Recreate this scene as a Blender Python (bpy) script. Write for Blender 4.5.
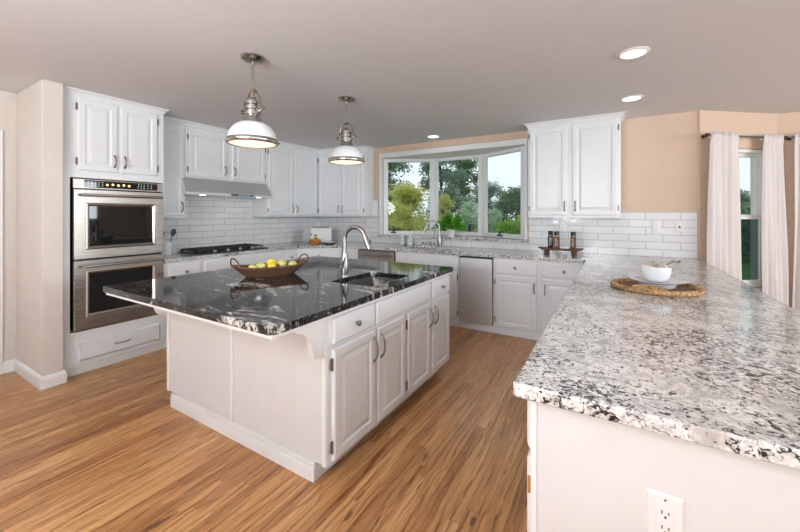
import bpy, bmesh, math, random
from mathutils import Vector, Matrix
import numpy as np
PI = math.pi
for o in list(bpy.data.objects): bpy.data.objects.remove(o)
SC = bpy.context.scene
COL = SC.collection
random.seed(7)

# ------------------------------------------------------------------ camera
CAMH, FPX, HY, YAW = 1.378, 355.0, 213.8, math.atan2(213, 355)
cam = bpy.data.cameras.new('camera'); cam_o = bpy.data.objects.new('camera', cam); COL.objects.link(cam_o)
cam.sensor_width = 36; cam.lens = FPX * 36 / 800; cam.shift_y = (HY - 266) / 800; cam.clip_start = .05; cam.clip_end = 300
cam_o.location = (0, 0, CAMH); cam_o.rotation_euler = (PI / 2, 0, YAW)
SC.camera = cam_o
# ------------------------------------------------------------------ world, light, exposure
W = bpy.data.worlds.new('overcast_sky'); SC.world = W; W.use_nodes = True
bg = W.node_tree.nodes['Background']; bg.inputs[0].default_value = (.80, .86, .92, 1); bg.inputs[1].default_value = 1.28
SC.view_settings.view_transform = 'Standard'; SC.view_settings.look = 'None'
SC.view_settings.gamma = 1; SC.view_settings.exposure = .0; SC.view_settings.use_curve_mapping = False
def light(name, kind, loc, power, color=(1, 1, 1), rot=(0, 0, 0), **kw):
    l = bpy.data.lights.new(name, kind); l.energy = power; l.color = color
    for k, v in kw.items(): setattr(l, k, v)
    o = bpy.data.objects.new(name, l); COL.objects.link(o); o.location = loc; o.rotation_euler = rot
    return o
# added fill lights standing in for daylight, at unseen openings behind and beside camera
light('daylight_fill_rear', 'AREA', (-.2, -10.4, 1.25), 45, (.93, .97, 1), (PI / 2, 0, 0), shape='RECTANGLE', size=8.0, size_y=2.1)
light('daylight_fill_side', 'AREA', (4.42, -1.9, 1.3), 50, (.91, .965, 1), (PI / 2, 0, PI / 2), shape='RECTANGLE', size=4.6, size_y=1.9)
light('daylight_fill_side_far', 'AREA', (4.42, 2.5, 1.75), 115, (.90, .96, 1), (PI / 2, 0, PI / 2), shape='RECTANGLE', size=3.2, size_y=1.0)
# added fill light, unseen, aimed up at the ceiling behind the camera
light('ceiling_bounce_fill', 'AREA', (-.9, -2.0, 1.70), 265, (.91, .96, 1), (PI - .42, 0, .15), shape='DISK', size=2.2)

# ------------------------------------------------------------------ object helpers
def link(name, data, parent=None):
    o = bpy.data.objects.new(name, data); COL.objects.link(o)
    if parent: o.parent = parent
    return o
def tag(o, label=None, cat=None, group=None, kind=None):
    if label: o['label'] = label
    if cat: o['category'] = cat
    if group: o['group'] = group
    if kind: o['kind'] = kind
    return o
def thing(name, label, cat, loc=(0, 0, 0), rz=0, group=None):
    o = link(name, None); o.location = loc; o.rotation_euler = (0, 0, rz); o.empty_display_size = .1
    return tag(o, label, cat, group)
def obj(name, bm, mat, parent=None, smooth=False, loc=None, label=None, sharp=40):
    bmesh.ops.recalc_face_normals(bm, faces=bm.faces)
    me = bpy.data.meshes.new(name); bm.to_mesh(me); bm.free()
    me.materials.append(M[mat])
    if smooth:
        me.polygons.foreach_set('use_smooth', [True] * len(me.polygons))
        me.set_sharp_from_angle(angle=math.radians(sharp))
    o = link(name, me, parent)
    if loc: o.location = loc
    if label: o['label'] = label
    return o
def B(): return bmesh.new()
def box(bm, x0, x1, y0, y1, z0, z1, r=0, seg=2):
    mat = Matrix.Translation(((x0 + x1) / 2, (y0 + y1) / 2, (z0 + z1) / 2)) @ Matrix.Diagonal((abs(x1 - x0), abs(y1 - y0), abs(z1 - z0), 1))
    g = bmesh.ops.create_cube(bm, size=1, matrix=mat)
    if r:
        es = list({e for v in g['verts'] for e in v.link_edges})
        bmesh.ops.bevel(bm, geom=es, offset=r, segments=seg, profile=.5, affect='EDGES')
    return bm
def prism(bm, pts, z0, z1):
    n = len(pts)
    a = [bm.verts.new((x, y, z0)) for x, y in pts]; b = [bm.verts.new((x, y, z1)) for x, y in pts]
    bm.faces.new(a); bm.faces.new(b)
    for i in range(n): bm.faces.new((a[i], a[(i + 1) % n], b[(i + 1) % n], b[i]))
    return bm
def prism_x(bm, pts, x0, x1):            # polygon given in (y, z), extruded along x
    n = len(pts)
    a = [bm.verts.new((x0, y, z)) for y, z in pts]; b = [bm.verts.new((x1, y, z)) for y, z in pts]
    bm.faces.new(a); bm.faces.new(b)
    for i in range(n): bm.faces.new((a[i], a[(i + 1) % n], b[(i + 1) % n], b[i]))
    return bm
def lathe(bm, prof, n=24, c=(0, 0, 0), axis='z'):
    rings = []
    for r, z in prof:
        if r < 1e-5: rings.append([bm.verts.new((0, 0, z))])
        else: rings.append([bm.verts.new((r * math.cos(2 * PI * i / n), r * math.sin(2 * PI * i / n), z)) for i in range(n)])
    for a, b in zip(rings, rings[1:]):
        for i in range(n):
            j = (i + 1) % n
            if len(a) == 1 and len(b) == 1: continue
            if len(a) == 1: bm.faces.new((a[0], b[j], b[i]))
            elif len(b) == 1: bm.faces.new((a[i], a[j], b[0]))
            else: bm.faces.new((a[i], a[j], b[j], b[i]))
    vs = [v for r in rings for v in r]
    R = {'z': Matrix(), 'y': Matrix.Rotation(PI / 2, 4, 'X'), 'x': Matrix.Rotation(PI / 2, 4, 'Y')}[axis]
    bmesh.ops.transform(bm, matrix=Matrix.Translation(c) @ R, verts=vs)
    return bm
def tube(bm, pts, r, n=8, closed=False):
    pts = [Vector(p) for p in pts]; m = len(pts)
    rr = r if isinstance(r, (list, tuple)) else [r] * m
    up = None; rings = []
    for i, p in enumerate(pts):
        a = pts[(i - 1) % m] if (closed or i > 0) else p
        b = pts[(i + 1) % m] if (closed or i < m - 1) else p
        t = (b - a).normalized()
        if up is None:
            up = Vector((0, 0, 1)) if abs(t.z) < .9 else Vector((1, 0, 0))
        u = (up - t * up.dot(t)).normalized(); up = u; w = t.cross(u)
        rings.append([bm.verts.new(p + (u * math.cos(2 * PI * k / n) + w * math.sin(2 * PI * k / n)) * rr[i]) for k in range(n)])
    for i in range(m if closed else m - 1):
        a, b = rings[i], rings[(i + 1) % m]
        for k in range(n):
            bm.faces.new((a[k], a[(k + 1) % n], b[(k + 1) % n], b[k]))
    if not closed:
        bm.faces.new(rings[0]); bm.faces.new(rings[-1])
    return bm
def arc(c, r, a0, a1, n, plane='xz'):
    out = []
    for i in range(n + 1):
        a = a0 + (a1 - a0) * i / n
        p, q = r * math.cos(a), r * math.sin(a)
        out.append({'xz': (c[0] + p, c[1], c[2] + q), 'yz': (c[0], c[1] + p, c[2] + q), 'xy': (c[0] + p, c[1] + q, c[2])}[plane])
    return out
def nest(bm, x0, x1, z0, z1, loops, yb=0, caps=True):
    """stack of shrinking rectangles in the xz plane; loops = (inset, height towards -y)"""
    rings = []
    for ins, hgt in loops:
        rings.append([bm.verts.new((x, yb - hgt, z)) for x, z in ((x0 + ins, z0 + ins), (x1 - ins, z0 + ins), (x1 - ins, z1 - ins), (x0 + ins, z1 - ins))])
    if caps: bm.faces.new(rings[0]); bm.faces.new(rings[-1])
    for a, b in zip(rings, rings[1:]):
        for k in range(4): bm.faces.new((a[k], a[(k + 1) % 4], b[(k + 1) % 4], b[k]))
    return bm
def sweep(bm, path, prof):
    """profile (outward, z) swept along an open 2D polyline with mitred corners; outward is to the right of travel"""
    m = len(path); P = [Vector((p[0], p[1])) for p in path]; rings = []
    for i in range(m):
        d0 = (P[i] - P[i - 1]).normalized() if i > 0 else (P[1] - P[0]).normalized()
        d1 = (P[i + 1] - P[i]).normalized() if i < m - 1 else d0
        n0 = Vector((d0.y, -d0.x)); n1 = Vector((d1.y, -d1.x)); nn = (n0 + n1)
        nn = nn / max(.2, nn.dot(n0))
        rings.append([bm.verts.new((P[i].x + nn.x * a, P[i].y + nn.y * a, z)) for a, z in prof])
    k = len(prof)
    for a, b in zip(rings, rings[1:]):
        for j in range(k): bm.faces.new((a[j], a[(j + 1) % k], b[(j + 1) % k], b[j]))
    bm.faces.new(rings[0]); bm.faces.new(rings[-1])
    return bm

# ------------------------------------------------------------------ materials
M = {}
class N:
    def __init__(s, name):
        s.m = bpy.data.materials.new(name); s.m.use_nodes = True; s.t = s.m.node_tree
        s.b = s.t.nodes['Principled BSDF']; s.out = s.t.nodes['Material Output']; M[name] = s.m
    def n(s, kind, ins=None, **kw):
        x = s.t.nodes.new(kind)
        for k, v in kw.items(): setattr(x, k, v)
        for k, v in (ins or {}).items():
            i = x.inputs[k]
            if isinstance(v, bpy.types.NodeSocket): s.t.links.new(v, i)
            else: i.default_value = v
        return x
    def l(s, a, b): s.t.links.new(a, b)
    def set(s, **kw):
        for k, v in kw.items(): s.b.inputs[k.replace('_', ' ')].default_value = v
    def co(s): return s.n('ShaderNodeTexCoord').outputs['Object']
    def math(s, op, a, b=0, c=0, clamp=False):
        x = s.n('ShaderNodeMath', {0: a, 1: b, 2: c}, operation=op, use_clamp=clamp); return x.outputs[0]
    def mapr(s, v, a, b, c=0, d=1): return s.n('ShaderNodeMapRange', {0: v, 1: a, 2: b, 3: c, 4: d}).outputs[0]
    def mix(s, f, a, b, blend='MIX'):
        x = s.n('ShaderNodeMix', data_type='RGBA', blend_type=blend)
        for k, v in ((0, f), (6, a), (7, b)):
            if isinstance(v, bpy.types.NodeSocket): s.l(v, x.inputs[k])
            else: x.inputs[k].default_value = (*v, 1) if isinstance(v, tuple) and len(v) == 3 else v
        return x.outputs[2]
    def noise(s, vec, scale, detail=3, rough=.5, dist=0):
        return s.n('ShaderNodeTexNoise', {'Vector': vec, 'Scale': scale, 'Detail': detail, 'Roughness': rough, 'Distortion': dist}).outputs['Fac']
    def scale(s, vec, sc, rot=(0, 0, 0)):
        return s.n('ShaderNodeMapping', {'Vector': vec, 'Scale': sc, 'Rotation': rot}).outputs[0]
    def bump(s, h, strength=.2, dist=.01):
        s.l(s.n('ShaderNodeBump', {'Height': h, 'Strength': strength, 'Distance': dist}).outputs[0], s.b.inputs['Normal'])
def plain(name, col, rough=.5, metal=0, noise=0, spec=.5, bump=0, **kw):
    x = N(name); x.set(Roughness=rough, Metallic=metal, Specular_IOR_Level=spec, Base_Color=(*col, 1), **kw)
    if noise:
        f = x.noise(x.co(), 9, 4)
        x.l(x.mix(x.mapr(f, .3, .7), tuple(c * (1 - noise) for c in col), tuple(min(1, c * (1 + noise)) for c in col)), x.b.inputs['Base Color'])
    if bump: x.bump(x.noise(x.co(), 140, 3), bump, .003)
    return x
plain('white_paint', (.795, .805, .82), .32, noise=.012)
plain('trim_white', (.82, .82, .82), .35, noise=.01)
plain('panel_paint', (.72, .71, .70), .42, noise=.015)
plain('ceiling_paint', (.70, .695, .715), .85, noise=.012, bump=.08)
plain('wall_cream', (.68, .62, .565), .7, noise=.02, bump=.08)
plain('wall_beige', (.68, .515, .395), .7, noise=.02, bump=.08)
plain('nickel', (.50, .475, .44), .24, 1, noise=.04)
plain('nickel_brushed', (.43, .41, .385), .33, 1, noise=.04)
plain('pewter', (.24, .23, .22), .3, 1, noise=.05)
plain('dark_metal', (.05, .05, .05), .35, 1)
plain('black_enamel', (.012, .012, .013), .25)
plain('cast_iron', (.018, .018, .019), .55, noise=.2)
plain('black_plastic', (.015, .015, .016), .35)
plain('black_glass', (.006, .007, .008), .03, spec=.6)
plain('dark_cavity', (.02, .018, .016), .7)
plain('ceramic', (.82, .83, .84), .12)
plain('plate_grey', (.66, .68, .71), .2)
plain('shade_white', (.82, .84, .85), .25, Transmission_Weight=0)
plain('outlet_white', (.82, .80, .79), .3)
plain('slot_dark', (.03, .03, .03), .5)
plain('paper', (.85, .85, .84), .7)
plain('page_shade_grey', (.50, .49, .485), .6)  # paper of the cookbook's left page, with its shade put into the grey
plain('print_green', (.12, .16, .05), .6)
plain('print_yellow', (.75, .55, .12), .6)
plain('orange_bowl', (.62, .22, .05), .3)
plain('dish_grey', (.10, .10, .105), .25)
plain('spice_brown', (.14, .065, .028), .5, noise=.3)
plain('clear_jar', (.74, .80, .80), .08, Alpha=.6)
plain('bark', (.10, .075, .055), .9, noise=.3)
plain('bark_pale', (.42, .37, .31), .9, noise=.25)
plain('garlic', (.52, .47, .38), .6, noise=.2)
plain('sprig', (.12, .10, .05), .7, noise=.2)
plain('pot_white', (.80, .82, .80), .35)
plain('utensil_dark', (.05, .05, .05), .4)
plain('wood_oak_bare', (.50, .22, .06), .6, noise=.25)
plain('rod_bronze', (.09, .06, .045), .35, .8)
x = plain('lawn', (.09, .22, .03), .9, noise=.35)
for nm, col, st in (('lamp_warm', (1, .84, .60), 1.25), ('lamp_white', (1, .97, .92), 3.5), ('display_lit', (1, .62, .28), 1.6), ('display_dim', (.75, .85, .9), .35), ('display_blue', (.25, .6, .9), .6), ('hood_lamp', (1, .95, .85), 5)):
    x = N(nm); x.set(Emission_Color=(*col, 1), Emission_Strength=st, Base_Color=(*col, 1))
# stainless
for nm, sc, col in (('stainless', (2, 2, 160), (.43, .395, .365)), ('stainless_cool', (2, 2, 160), (.76, .77, .79)), ('stainless_sink', (30, 120, 30), (.36, .35, .34))):
    x = N(nm); x.set(Metallic=1, Roughness=.3, Base_Color=(*col, 1))
    f = x.noise(x.scale(x.co(), sc), 3, 3)
    x.l(x.mapr(f, .3, .7, .24, .38) if nm != 'stainless_cool' else x.mapr(f, .3, .7, .40, .52), x.b.inputs['Roughness'])
    x.l(x.mix(f, tuple(c * .9 for c in col), tuple(min(1, c * 1.08) for c in col)), x.b.inputs['Base Color'])
# glass panes
x = N('pane_glass')
tr = x.n('ShaderNodeBsdfTransparent', {0: (.95, .985, .98, 1)}); gl = x.n('ShaderNodeBsdfGlossy', {'Roughness': .0})
fr = x.math('MULTIPLY', x.n('ShaderNodeFresnel', {'IOR': 1.45}).outputs[0], x.math('SUBTRACT', 1.0, x.n('ShaderNodeNewGeometry').outputs['Backfacing'])); mx = x.n('ShaderNodeMixShader', {0: fr, 1: tr.outputs[0], 2: gl.outputs[0]})
x.l(mx.outputs[0], x.out.inputs[0])
x = N('screen_glass')
tr = x.n('ShaderNodeBsdfTransparent', {0: (.45, .55, .55, 1)}); gl = x.n('ShaderNodeBsdfGlossy', {'Roughness': .0})
fr = x.math('MULTIPLY', x.n('ShaderNodeFresnel', {'IOR': 1.45}).outputs[0], x.math('SUBTRACT', 1.0, x.n('ShaderNodeNewGeometry').outputs['Backfacing'])); mx = x.n('ShaderNodeMixShader', {0: fr, 1: tr.outputs[0], 2: gl.outputs[0]})
x.l(mx.outputs[0], x.out.inputs[0])
# oak floor: strips along y
x = N('oak_floor'); co = x.co(); sp = x.n('ShaderNodeSeparateXYZ', {0: co})
PW = .0585
rx = x.math('DIVIDE', sp.outputs[0], PW); row = x.math('FLOOR', rx); fx = x.math('FRACT', rx)
rn = x.n('ShaderNodeTexWhiteNoise', {'W': row}, noise_dimensions='1D').outputs['Value']
ry = x.math('DIVIDE', x.math('MULTIPLY_ADD', rn, 5.0, sp.outputs[1]), .95); pid = x.math('FLOOR', ry); fy = x.math('FRACT', ry)
cv = x.n('ShaderNodeCombineXYZ', {0: row, 1: pid, 2: 0.0}).outputs[0]
wn = x.n('ShaderNodeTexWhiteNoise', {'Vector': cv}, noise_dimensions='3D'); pv = wn.outputs['Value']
off = x.n('ShaderNodeVectorMath', {0: wn.outputs['Color'], 1: (9, 9, 9)}, operation='MULTIPLY').outputs[0]
pc = x.n('ShaderNodeVectorMath', {0: co, 1: off}, operation='ADD').outputs[0]
g1 = x.noise(x.scale(pc, (38, 2.2, 1)), 1.0, 5, .6, .6)
g2 = x.noise(x.scale(pc, (170, 5, 1)), 1.0, 3, .6)
wv = x.n('ShaderNodeTexWave', {'Vector': x.scale(pc, (1, .16, 1)), 'Scale': 9.0, 'Distortion': 7.0, 'Detail': 3.0, 'Detail Scale': 1.6}, bands_direction='X').outputs['Fac']
rmp = x.n('ShaderNodeValToRGB', {0: pv}); cr = rmp.color_ramp
cr.elements[0].position = 0; cr.elements[0].color = (.43, .205, .078, 1); cr.elements[1].position = 1; cr.elements[1].color = (.72, .43, .20, 1)
for p, c in ((.3, (.57, .295, .115, 1)), (.65, (.66, .365, .155, 1)), (.85, (.61, .31, .12, 1))):
    e = cr.elements.new(p); e.color = c
c1 = x.mix(x.mapr(g1, .40, .66), rmp.outputs[0], x.mix(1.0, rmp.outputs[0], (.66, .56, .46), 'MULTIPLY'))
c2 = x.mix(x.math('MULTIPLY', x.mapr(wv, .80, .98), x.mapr(g1, .3, .6)), c1, x.mix(1.0, c1, (.55, .42, .32), 'MULTIPLY'))
pores = x.math('MULTIPLY', x.mapr(g2, .60, .72), x.mapr(x.noise(x.scale(co, (3, 1.2, 1)), 1.0, 2), .45, .7))
c2 = x.mix(pores, c2, x.mix(1.0, c2, (.48, .34, .26), 'MULTIPLY'))
blot = x.math('MULTIPLY', x.mapr(x.noise(x.scale(pc, (22, 2.4, 1)), 1.0, 2, .5, 1.5), .655, .71), .75)
c2 = x.mix(blot, c2, (.10, .04, .016))
ex = x.math('MINIMUM', fx, x.math('SUBTRACT', 1.0, fx)); ey = x.math('MULTIPLY', x.math('MINIMUM', fy, x.math('SUBTRACT', 1.0, fy)), .95 / PW)
gap = x.mapr(x.math('MINIMUM', ex, ey), .0, .03, 1, 0)
c3 = x.mix(x.math('MULTIPLY', gap, .55), c2, (.10, .04, .015))
x.l(c3, x.b.inputs['Base Color']); x.l(x.mapr(g1, .3, .7, .22, .36), x.b.inputs['Roughness']); x.set(Specular_IOR_Level=.5)
x.bump(x.math('SUBTRACT', x.math('MULTIPLY', g2, .15), gap), .12, .004)
# white granite
x = N('granite_white'); co = x.co()
st = x.scale(co, (.95, 1.05, 1), (0, 0, .5))
big = x.noise(st, 3.6, 3, .55, .6); mid = x.noise(st, 13, 5, .65, 1.0); fin = x.noise(st, 56, 5, .68, 1.2); fn2 = x.noise(co, 95, 3, .6, .6)
base = x.mix(x.mapr(mid, .34, .52), (.40, .385, .38), (.82, .80, .775))
base = x.mix(x.math('MULTIPLY', x.mapr(x.noise(st, 8, 3, .6, 1.0), .54, .66), .5), base, (.47, .42, .37))
clus = x.mapr(x.math('ADD', x.math('MULTIPLY', big, .5), x.math('MULTIPLY', mid, .5)), .36, .58)
grey = x.math('MULTIPLY', x.mapr(fin, .44, .53), clus)
base = x.mix(x.math('MULTIPLY', grey, .7), base, (.22, .215, .22))
thr = x.math('SUBTRACT', .62, x.math('MULTIPLY', clus, .115))
dk = x.mapr(x.math('SUBTRACT', fin, thr), .0, .025)
base = x.mix(dk, base, (.022, .021, .024))
base = x.mix(x.math('MULTIPLY', x.mapr(fn2, .64, .67), .85), base, (.07, .065, .065))
x.l(base, x.b.inputs['Base Color']); x.set(Roughness=.11)
# black granite
x = N('granite_black'); co = x.co(); st = x.scale(co, (.8, 1.5, 1), (0, 0, .25))
mid = x.noise(st, 6, 6, .66, 1.4); fin = x.noise(co, 48, 4, .65, .5); wisp = x.noise(x.scale(co, (.9, 3.4, 1), (0, 0, .3)), 3.4, 8, .7, 1.8); clm = x.noise(st, 3.0, 3, .5, .8)
base = x.mix(x.mapr(mid, .42, .62), (.006, .0058, .006), (.034, .031, .030))
base = x.mix(x.math('MULTIPLY', x.mapr(wisp, .53, .64), .3), base, (.12, .113, .108))
pv_ = x.math('ADD', x.math('MULTIPLY', clm, .5), x.math('MULTIPLY', wisp, .5))
ptc = x.math('MULTIPLY', x.mapr(pv_, .555, .60), x.mapr(fin, .42, .52))
base = x.mix(x.math('MULTIPLY', ptc, .95), base, (.66, .63, .59))
base = x.mix(x.math('MULTIPLY', x.mapr(fin, .615, .65), .8), base, (.50, .48, .45))
x.l(base, x.b.inputs['Base Color']); x.set(Roughness=.06, Specular_IOR_Level=.38)
# subway tile
def tile(name, ax):
    x = N(name); sp = x.n('ShaderNodeSeparateXYZ', {0: x.co()})
    zz = x.math('SUBTRACT', sp.outputs[2], .914)
    v = x.n('ShaderNodeCombineXYZ', {0: sp.outputs[ax], 1: zz, 2: 0.0}).outputs[0]
    b = x.n('ShaderNodeTexBrick', {'Vector': v, 'Scale': 1.0, 'Mortar Size': .0028, 'Mortar Smooth': .15, 'Brick Width': .305, 'Row Height': .0795,
        'Color1': (.80, .80, .805, 1), 'Color2': (.74, .745, .75, 1), 'Mortar': (.40, .385, .375, 1)}, offset=.5)
    x.l(b.outputs['Color'], x.b.inputs['Base Color']); x.set(Roughness=.09)
    wob = x.noise(v, 13, 3, .5)
    x.bump(x.math('ADD', x.math('MULTIPLY', wob, .55), x.math('MULTIPLY', b.outputs['Fac'], -.35)), .5, .006)
tile('tile_left', 1); tile('tile_back', 0)
# woven fibres
def woven(name, a, b, sc, freq):
    x = N(name); co = x.co(); f = x.noise(x.scale(co, sc), freq, 3, .6)
    x.l(x.mix(x.mapr(f, .35, .65), a, b), x.b.inputs['Base Color']); x.set(Roughness=.6); x.bump(f, .6, .004)
woven('wicker_red', (.055, .024, .013), (.25, .12, .068), (1, 1, 1.6), 90)
woven('wicker_straw', (.17, .075, .025), (.68, .44, .20), (1, 1, 1), 60)
woven('wicker_dark', (.10, .045, .018), (.26, .13, .055), (1, 1, 1), 70)
woven('wood_dark', (.05, .022, .011), (.14, .062, .03), (2, 14, 14), 6)
# fruit
for nm, a, b in (('fruit_yellow', (.78, .62, .05), (.86, .72, .12)), ('fruit_lime', (.60, .60, .15), (.74, .72, .28)), ('fruit_green', (.46, .54, .12), (.68, .67, .22))):
    x = N(nm); x.l(x.mix(x.mapr(x.noise(x.co(), 14, 3), .35, .65), a, b), x.b.inputs['Base Color']); x.set(Roughness=.35); x.bump(x.noise(x.co(), 260, 2), .15, .002)
# cloth
x = N('curtain_cloth'); x.set(Base_Color=(.88, .84, .825, 1), Roughness=.9)
tl = x.n('ShaderNodeBsdfTranslucent', {0: (.83, .78, .76, 1)}); mx = x.n('ShaderNodeMixShader', {0: .3, 1: x.b.outputs[0], 2: tl.outputs[0]}); x.l(mx.outputs[0], x.out.inputs[0])
x.bump(x.noise(x.scale(x.co(), (90, 90, 5)), 1, 2), .08, .003)
# leaves
def leaf(name, a, b, tr=.35):
    x = N(name); f = x.noise(x.co(), 3.2, 6, .8)
    c = x.mix(x.mapr(f, .35, .65), a, b); x.l(c, x.b.inputs['Base Color']); x.set(Roughness=.6, Specular_IOR_Level=.2)
    tl = x.n('ShaderNodeBsdfTranslucent', {0: c}); mx = x.n('ShaderNodeMixShader', {0: tr, 1: x.b.outputs[0], 2: tl.outputs[0]}); x.l(mx.outputs[0], x.out.inputs[0])
leaf('leaf_dark', (.095, .165, .09), (.27, .39, .20))
leaf('leaf_yellow', (.42, .48, .10), (.85, .80, .32))
leaf('leaf_sage', (.34, .48, .33), (.62, .74, .56))
leaf('leaf_blue', (.16, .25, .20), (.40, .52, .41))
leaf('leaf_green', (.16, .32, .05), (.36, .55, .12))
leaf('leaf_house', (.05, .28, .02), (.20, .55, .06))

# ------------------------------------------------------------------ setting
XL, YB, CEIL = -4.52, 4.72, 2.44
def structure(name, bm, mat, label=None, parent=None, **kw):
    o = obj(name, bm, mat, parent, **kw)
    if not parent: o['kind'] = 'structure'
    if label: o['label'] = label
    return o
structure('floor', box(B(), -4.7, 4.6, -10.6, 5.32, -.12, 0), 'oak_floor', 'oak strip floor')
bm = B(); prism(bm, [(-4.7, -10.6), (4.6, -10.6), (4.6, 5.45), (-4.7, 5.45)], CEIL, CEIL + .12); structure('ceiling', bm, 'ceiling_paint', 'off-white ceiling')
def wall(name, p0, p1, th, mat, holes=(), z0=0, z1=CEIL, label=None):
    """wall whose room face runs p0->p1 and whose thickness lies to the left of travel; holes = (s0, s1, za, zb)"""
    p0, p1 = Vector((*p0, 0)), Vector((*p1, 0)); L = (p1 - p0).length
    ss = sorted({0, L, *[h[0] for h in holes], *[h[1] for h in holes]}); zs = sorted({z0, z1, *[h[2] for h in holes], *[h[3] for h in holes]})
    bm = B()
    for a, b in zip(ss, ss[1:]):
        for c, d in zip(zs, zs[1:]):
            m = ((a + b) / 2, (c + d) / 2)
            if any(h[0] < m[0] < h[1] and h[2] < m[1] < h[3] for h in holes): continue
            box(bm, a, b, 0, th, c, d)
    o = structure(name, bm, mat, label)
    o.location = p0; o.rotation_euler = (0, 0, math.atan2(p1.y - p0.y, p1.x - p0.x))
    return o
# main walls
wall('wall_left', (XL, -10.5), (XL, 5.0), .15, 'wall_cream', holes=[(10.45, 11.29, .0, 2.03)], label='cream wall on the left')
WX0, WX1, WZ0, WZ1 = -3.215, -.937, 1.01, 2.350
wall('wall_back', (XL - .15, YB), (.763, YB), .14, 'wall_beige', holes=[(WX0 - XL + .15, WX1 - XL + .15, WZ0, WZ1)], label='beige wall with the kitchen window')
PA, PB = Vector((.763, 4.70, 0)), Vector((1.50, 5.306, 0)); TD = (PB - PA).normalized(); ND = Vector((TD.y, -TD.x, 0)); BAYL = (PB - PA).length; BANG = math.atan2(TD.y, TD.x)
wall('wall_bay', PA[:2], PB[:2], .14, 'wall_beige', holes=[(.33, .80, .60, 2.06)], label='angled beige bay wall')
wall('wall_right', (1.50, 5.306), (4.6, 5.306), .14, 'wall_beige', holes=[(.7, 2.4, .6, 2.06)], label='beige wall beyond the bay corner')
wall('wall_rear', (4.5, -10.5), (XL, -10.5), .14, 'wall_cream', holes=[(.6, 8.5, .2, 2.3)], label='cream rear wall')
wall('wall_side', (4.5, 5.4), (4.5, -10.5), .14, 'wall_cream', holes=[(5.0, 9.6, .3, 2.3), (1.3, 4.5, 1.2, 2.3)], label='cream side wall')
# wall stub beside the oven tower
bm = B(); box(bm, XL, -3.85, .945, 1.073, 0, CEIL, .006, 2); structure('wall_stub', bm, 'wall_cream', 'cream wall stub beside the oven tower')
bprof = [(0, 0), (.016, 0), (.016, .075), (.012, .09), (.004, .1), (0, .1)]
bm = B(); sweep(bm, [(XL, .83), (XL, .945), (-3.85, .945), (-3.85, 1.0745), (-3.925, 1.0745)], bprof); structure('baseboard_left', bm, 'trim_white', 'white baseboard wrapping the wall stub')
# door with casing at far left
d1 = link('door_1', None); tag(d1, 'white door and casing at the far left', kind='structure')
bm = B(); box(bm, XL + .001, XL + .021, .79, .862, 0, 2.10, .004); box(bm, XL + .001, XL + .021, -.13, -.05, 0, 2.10, .004); box(bm, XL + .001, XL + .021, -.05, .79, 2.03, 2.10, .004); obj('casing', bm, 'trim_white', d1)
bm = B(); nest(bm, 0, .84, 0, 2.03, [(0, 0), (0, .036), (.11, .036), (.125, .026), (.16, .034)], 0); o = obj('door_leaf', bm, 'trim_white', d1); o.location = (XL - .06, -.05, 0); o.rotation_euler = (0, 0, PI / 2)
# tile
structure('backsplash_left', box(B(), XL, XL + .009, 1.865, YB, .914, 1.80), 'tile_left', 'white subway tile behind the cooktop')
structure('backsplash_back', box(B(), XL, WX0 - .02, YB - .009, YB, .914, 1.40), 'tile_back', 'white subway tile left of the window')
bm = B(); box(bm, WX0 - .02, WX1 + .02, YB - .009, YB, .914, 1.009); box(bm, WX1 + .02, .745, YB - .009, YB, .914, 1.398)
structure('backsplash_right', bm, 'tile_back', 'white subway tile under and right of the window')
# ---- bow window
w1 = link('window_1', None); tag(w1, 'three-pane white bow window above the sink', kind='structure')
GA, GB, GC, GD = (-3.185, 4.80), (-2.475, 5.19), (-1.665, 5.19), (-.965, 4.80)
bm = B(); prism(bm, [(WX0, YB + .002), (WX1, YB + .002), (WX1, 4.87), (-1.62, 5.28), (-2.52, 5.28), (WX0, 4.87)], 2.27, WZ1 - .004); obj('head_board', bm, 'trim_white', w1)
bm = B(); prism(bm, [(WX0, YB + .142), (WX1, YB + .142), (WX1, 4.87), (-1.62, 5.28), (-2.52, 5.28), (WX0, 4.87)], .93, 1.008); obj('seat_board', bm, 'trim_white', w1)
bm = B()
box(bm, WX0 + .002, WX0 + .03, YB - .012, 4.87, 1.045, 2.268, .003); box(bm, WX1 - .03, WX1 - .002, YB - .012, 4.87, 1.045, 2.268, .003); box(bm, WX0 + .002, WX1 - .002, YB - .012, YB + .02, 2.266, 2.345, .003); obj('jamb', bm, 'trim_white', w1)
for a, b in ((GA, GB), (GB, GC), (GC, GD)):
    L = math.dist(a, b); ang = math.atan2(b[1] - a[1], b[0] - a[0])
    def loc(o): o.location = (a[0], a[1], 1.043); o.rotation_euler = (0, 0, ang); return o
    H = 1.222; fw = .068; bm = B()
    box(bm, 0, fw, -.035, .035, 0, H, .006); box(bm, L - fw, L, -.035, .035, 0, H, .006); box(bm, fw, L - fw, -.035, .035, 0, .058, .006); box(bm, fw, L - fw, -.035, .035, H - .055, H, .006)
    fo = loc(obj('window_frame', bm, 'trim_white', w1))
    obj('pane', box(B(), fw - .004, L - fw + .004, -.004, .004, .054, H - .051), 'pane_glass', fo)
    if a != GB:
        bm = B(); cx = L / 2 if a == GA else L * .62
        cx = .16 if a == GA else .40
        lathe(bm, [(0, .058), (.04, .058), (.04, .068), (.014, .078), (.012, .10), (0, .10)], 12, (cx, -.07, -.03)); box(bm, cx - .045, cx + .045, -.085, -.055, .028, .044, .005); tube(bm, [(cx, -.07, .06), (cx + .012, -.075, .085), (cx + .03, -.08, .095)], .008, 6)
        obj('crank', bm, 'dark_metal', fo)
    bm = B()
    for zz in (.30, .86): box(bm, fw - .012, fw + .004, -.045, -.034, zz, zz + .07, .003)
    obj('catch', bm, 'trim_white', fo)
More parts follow.
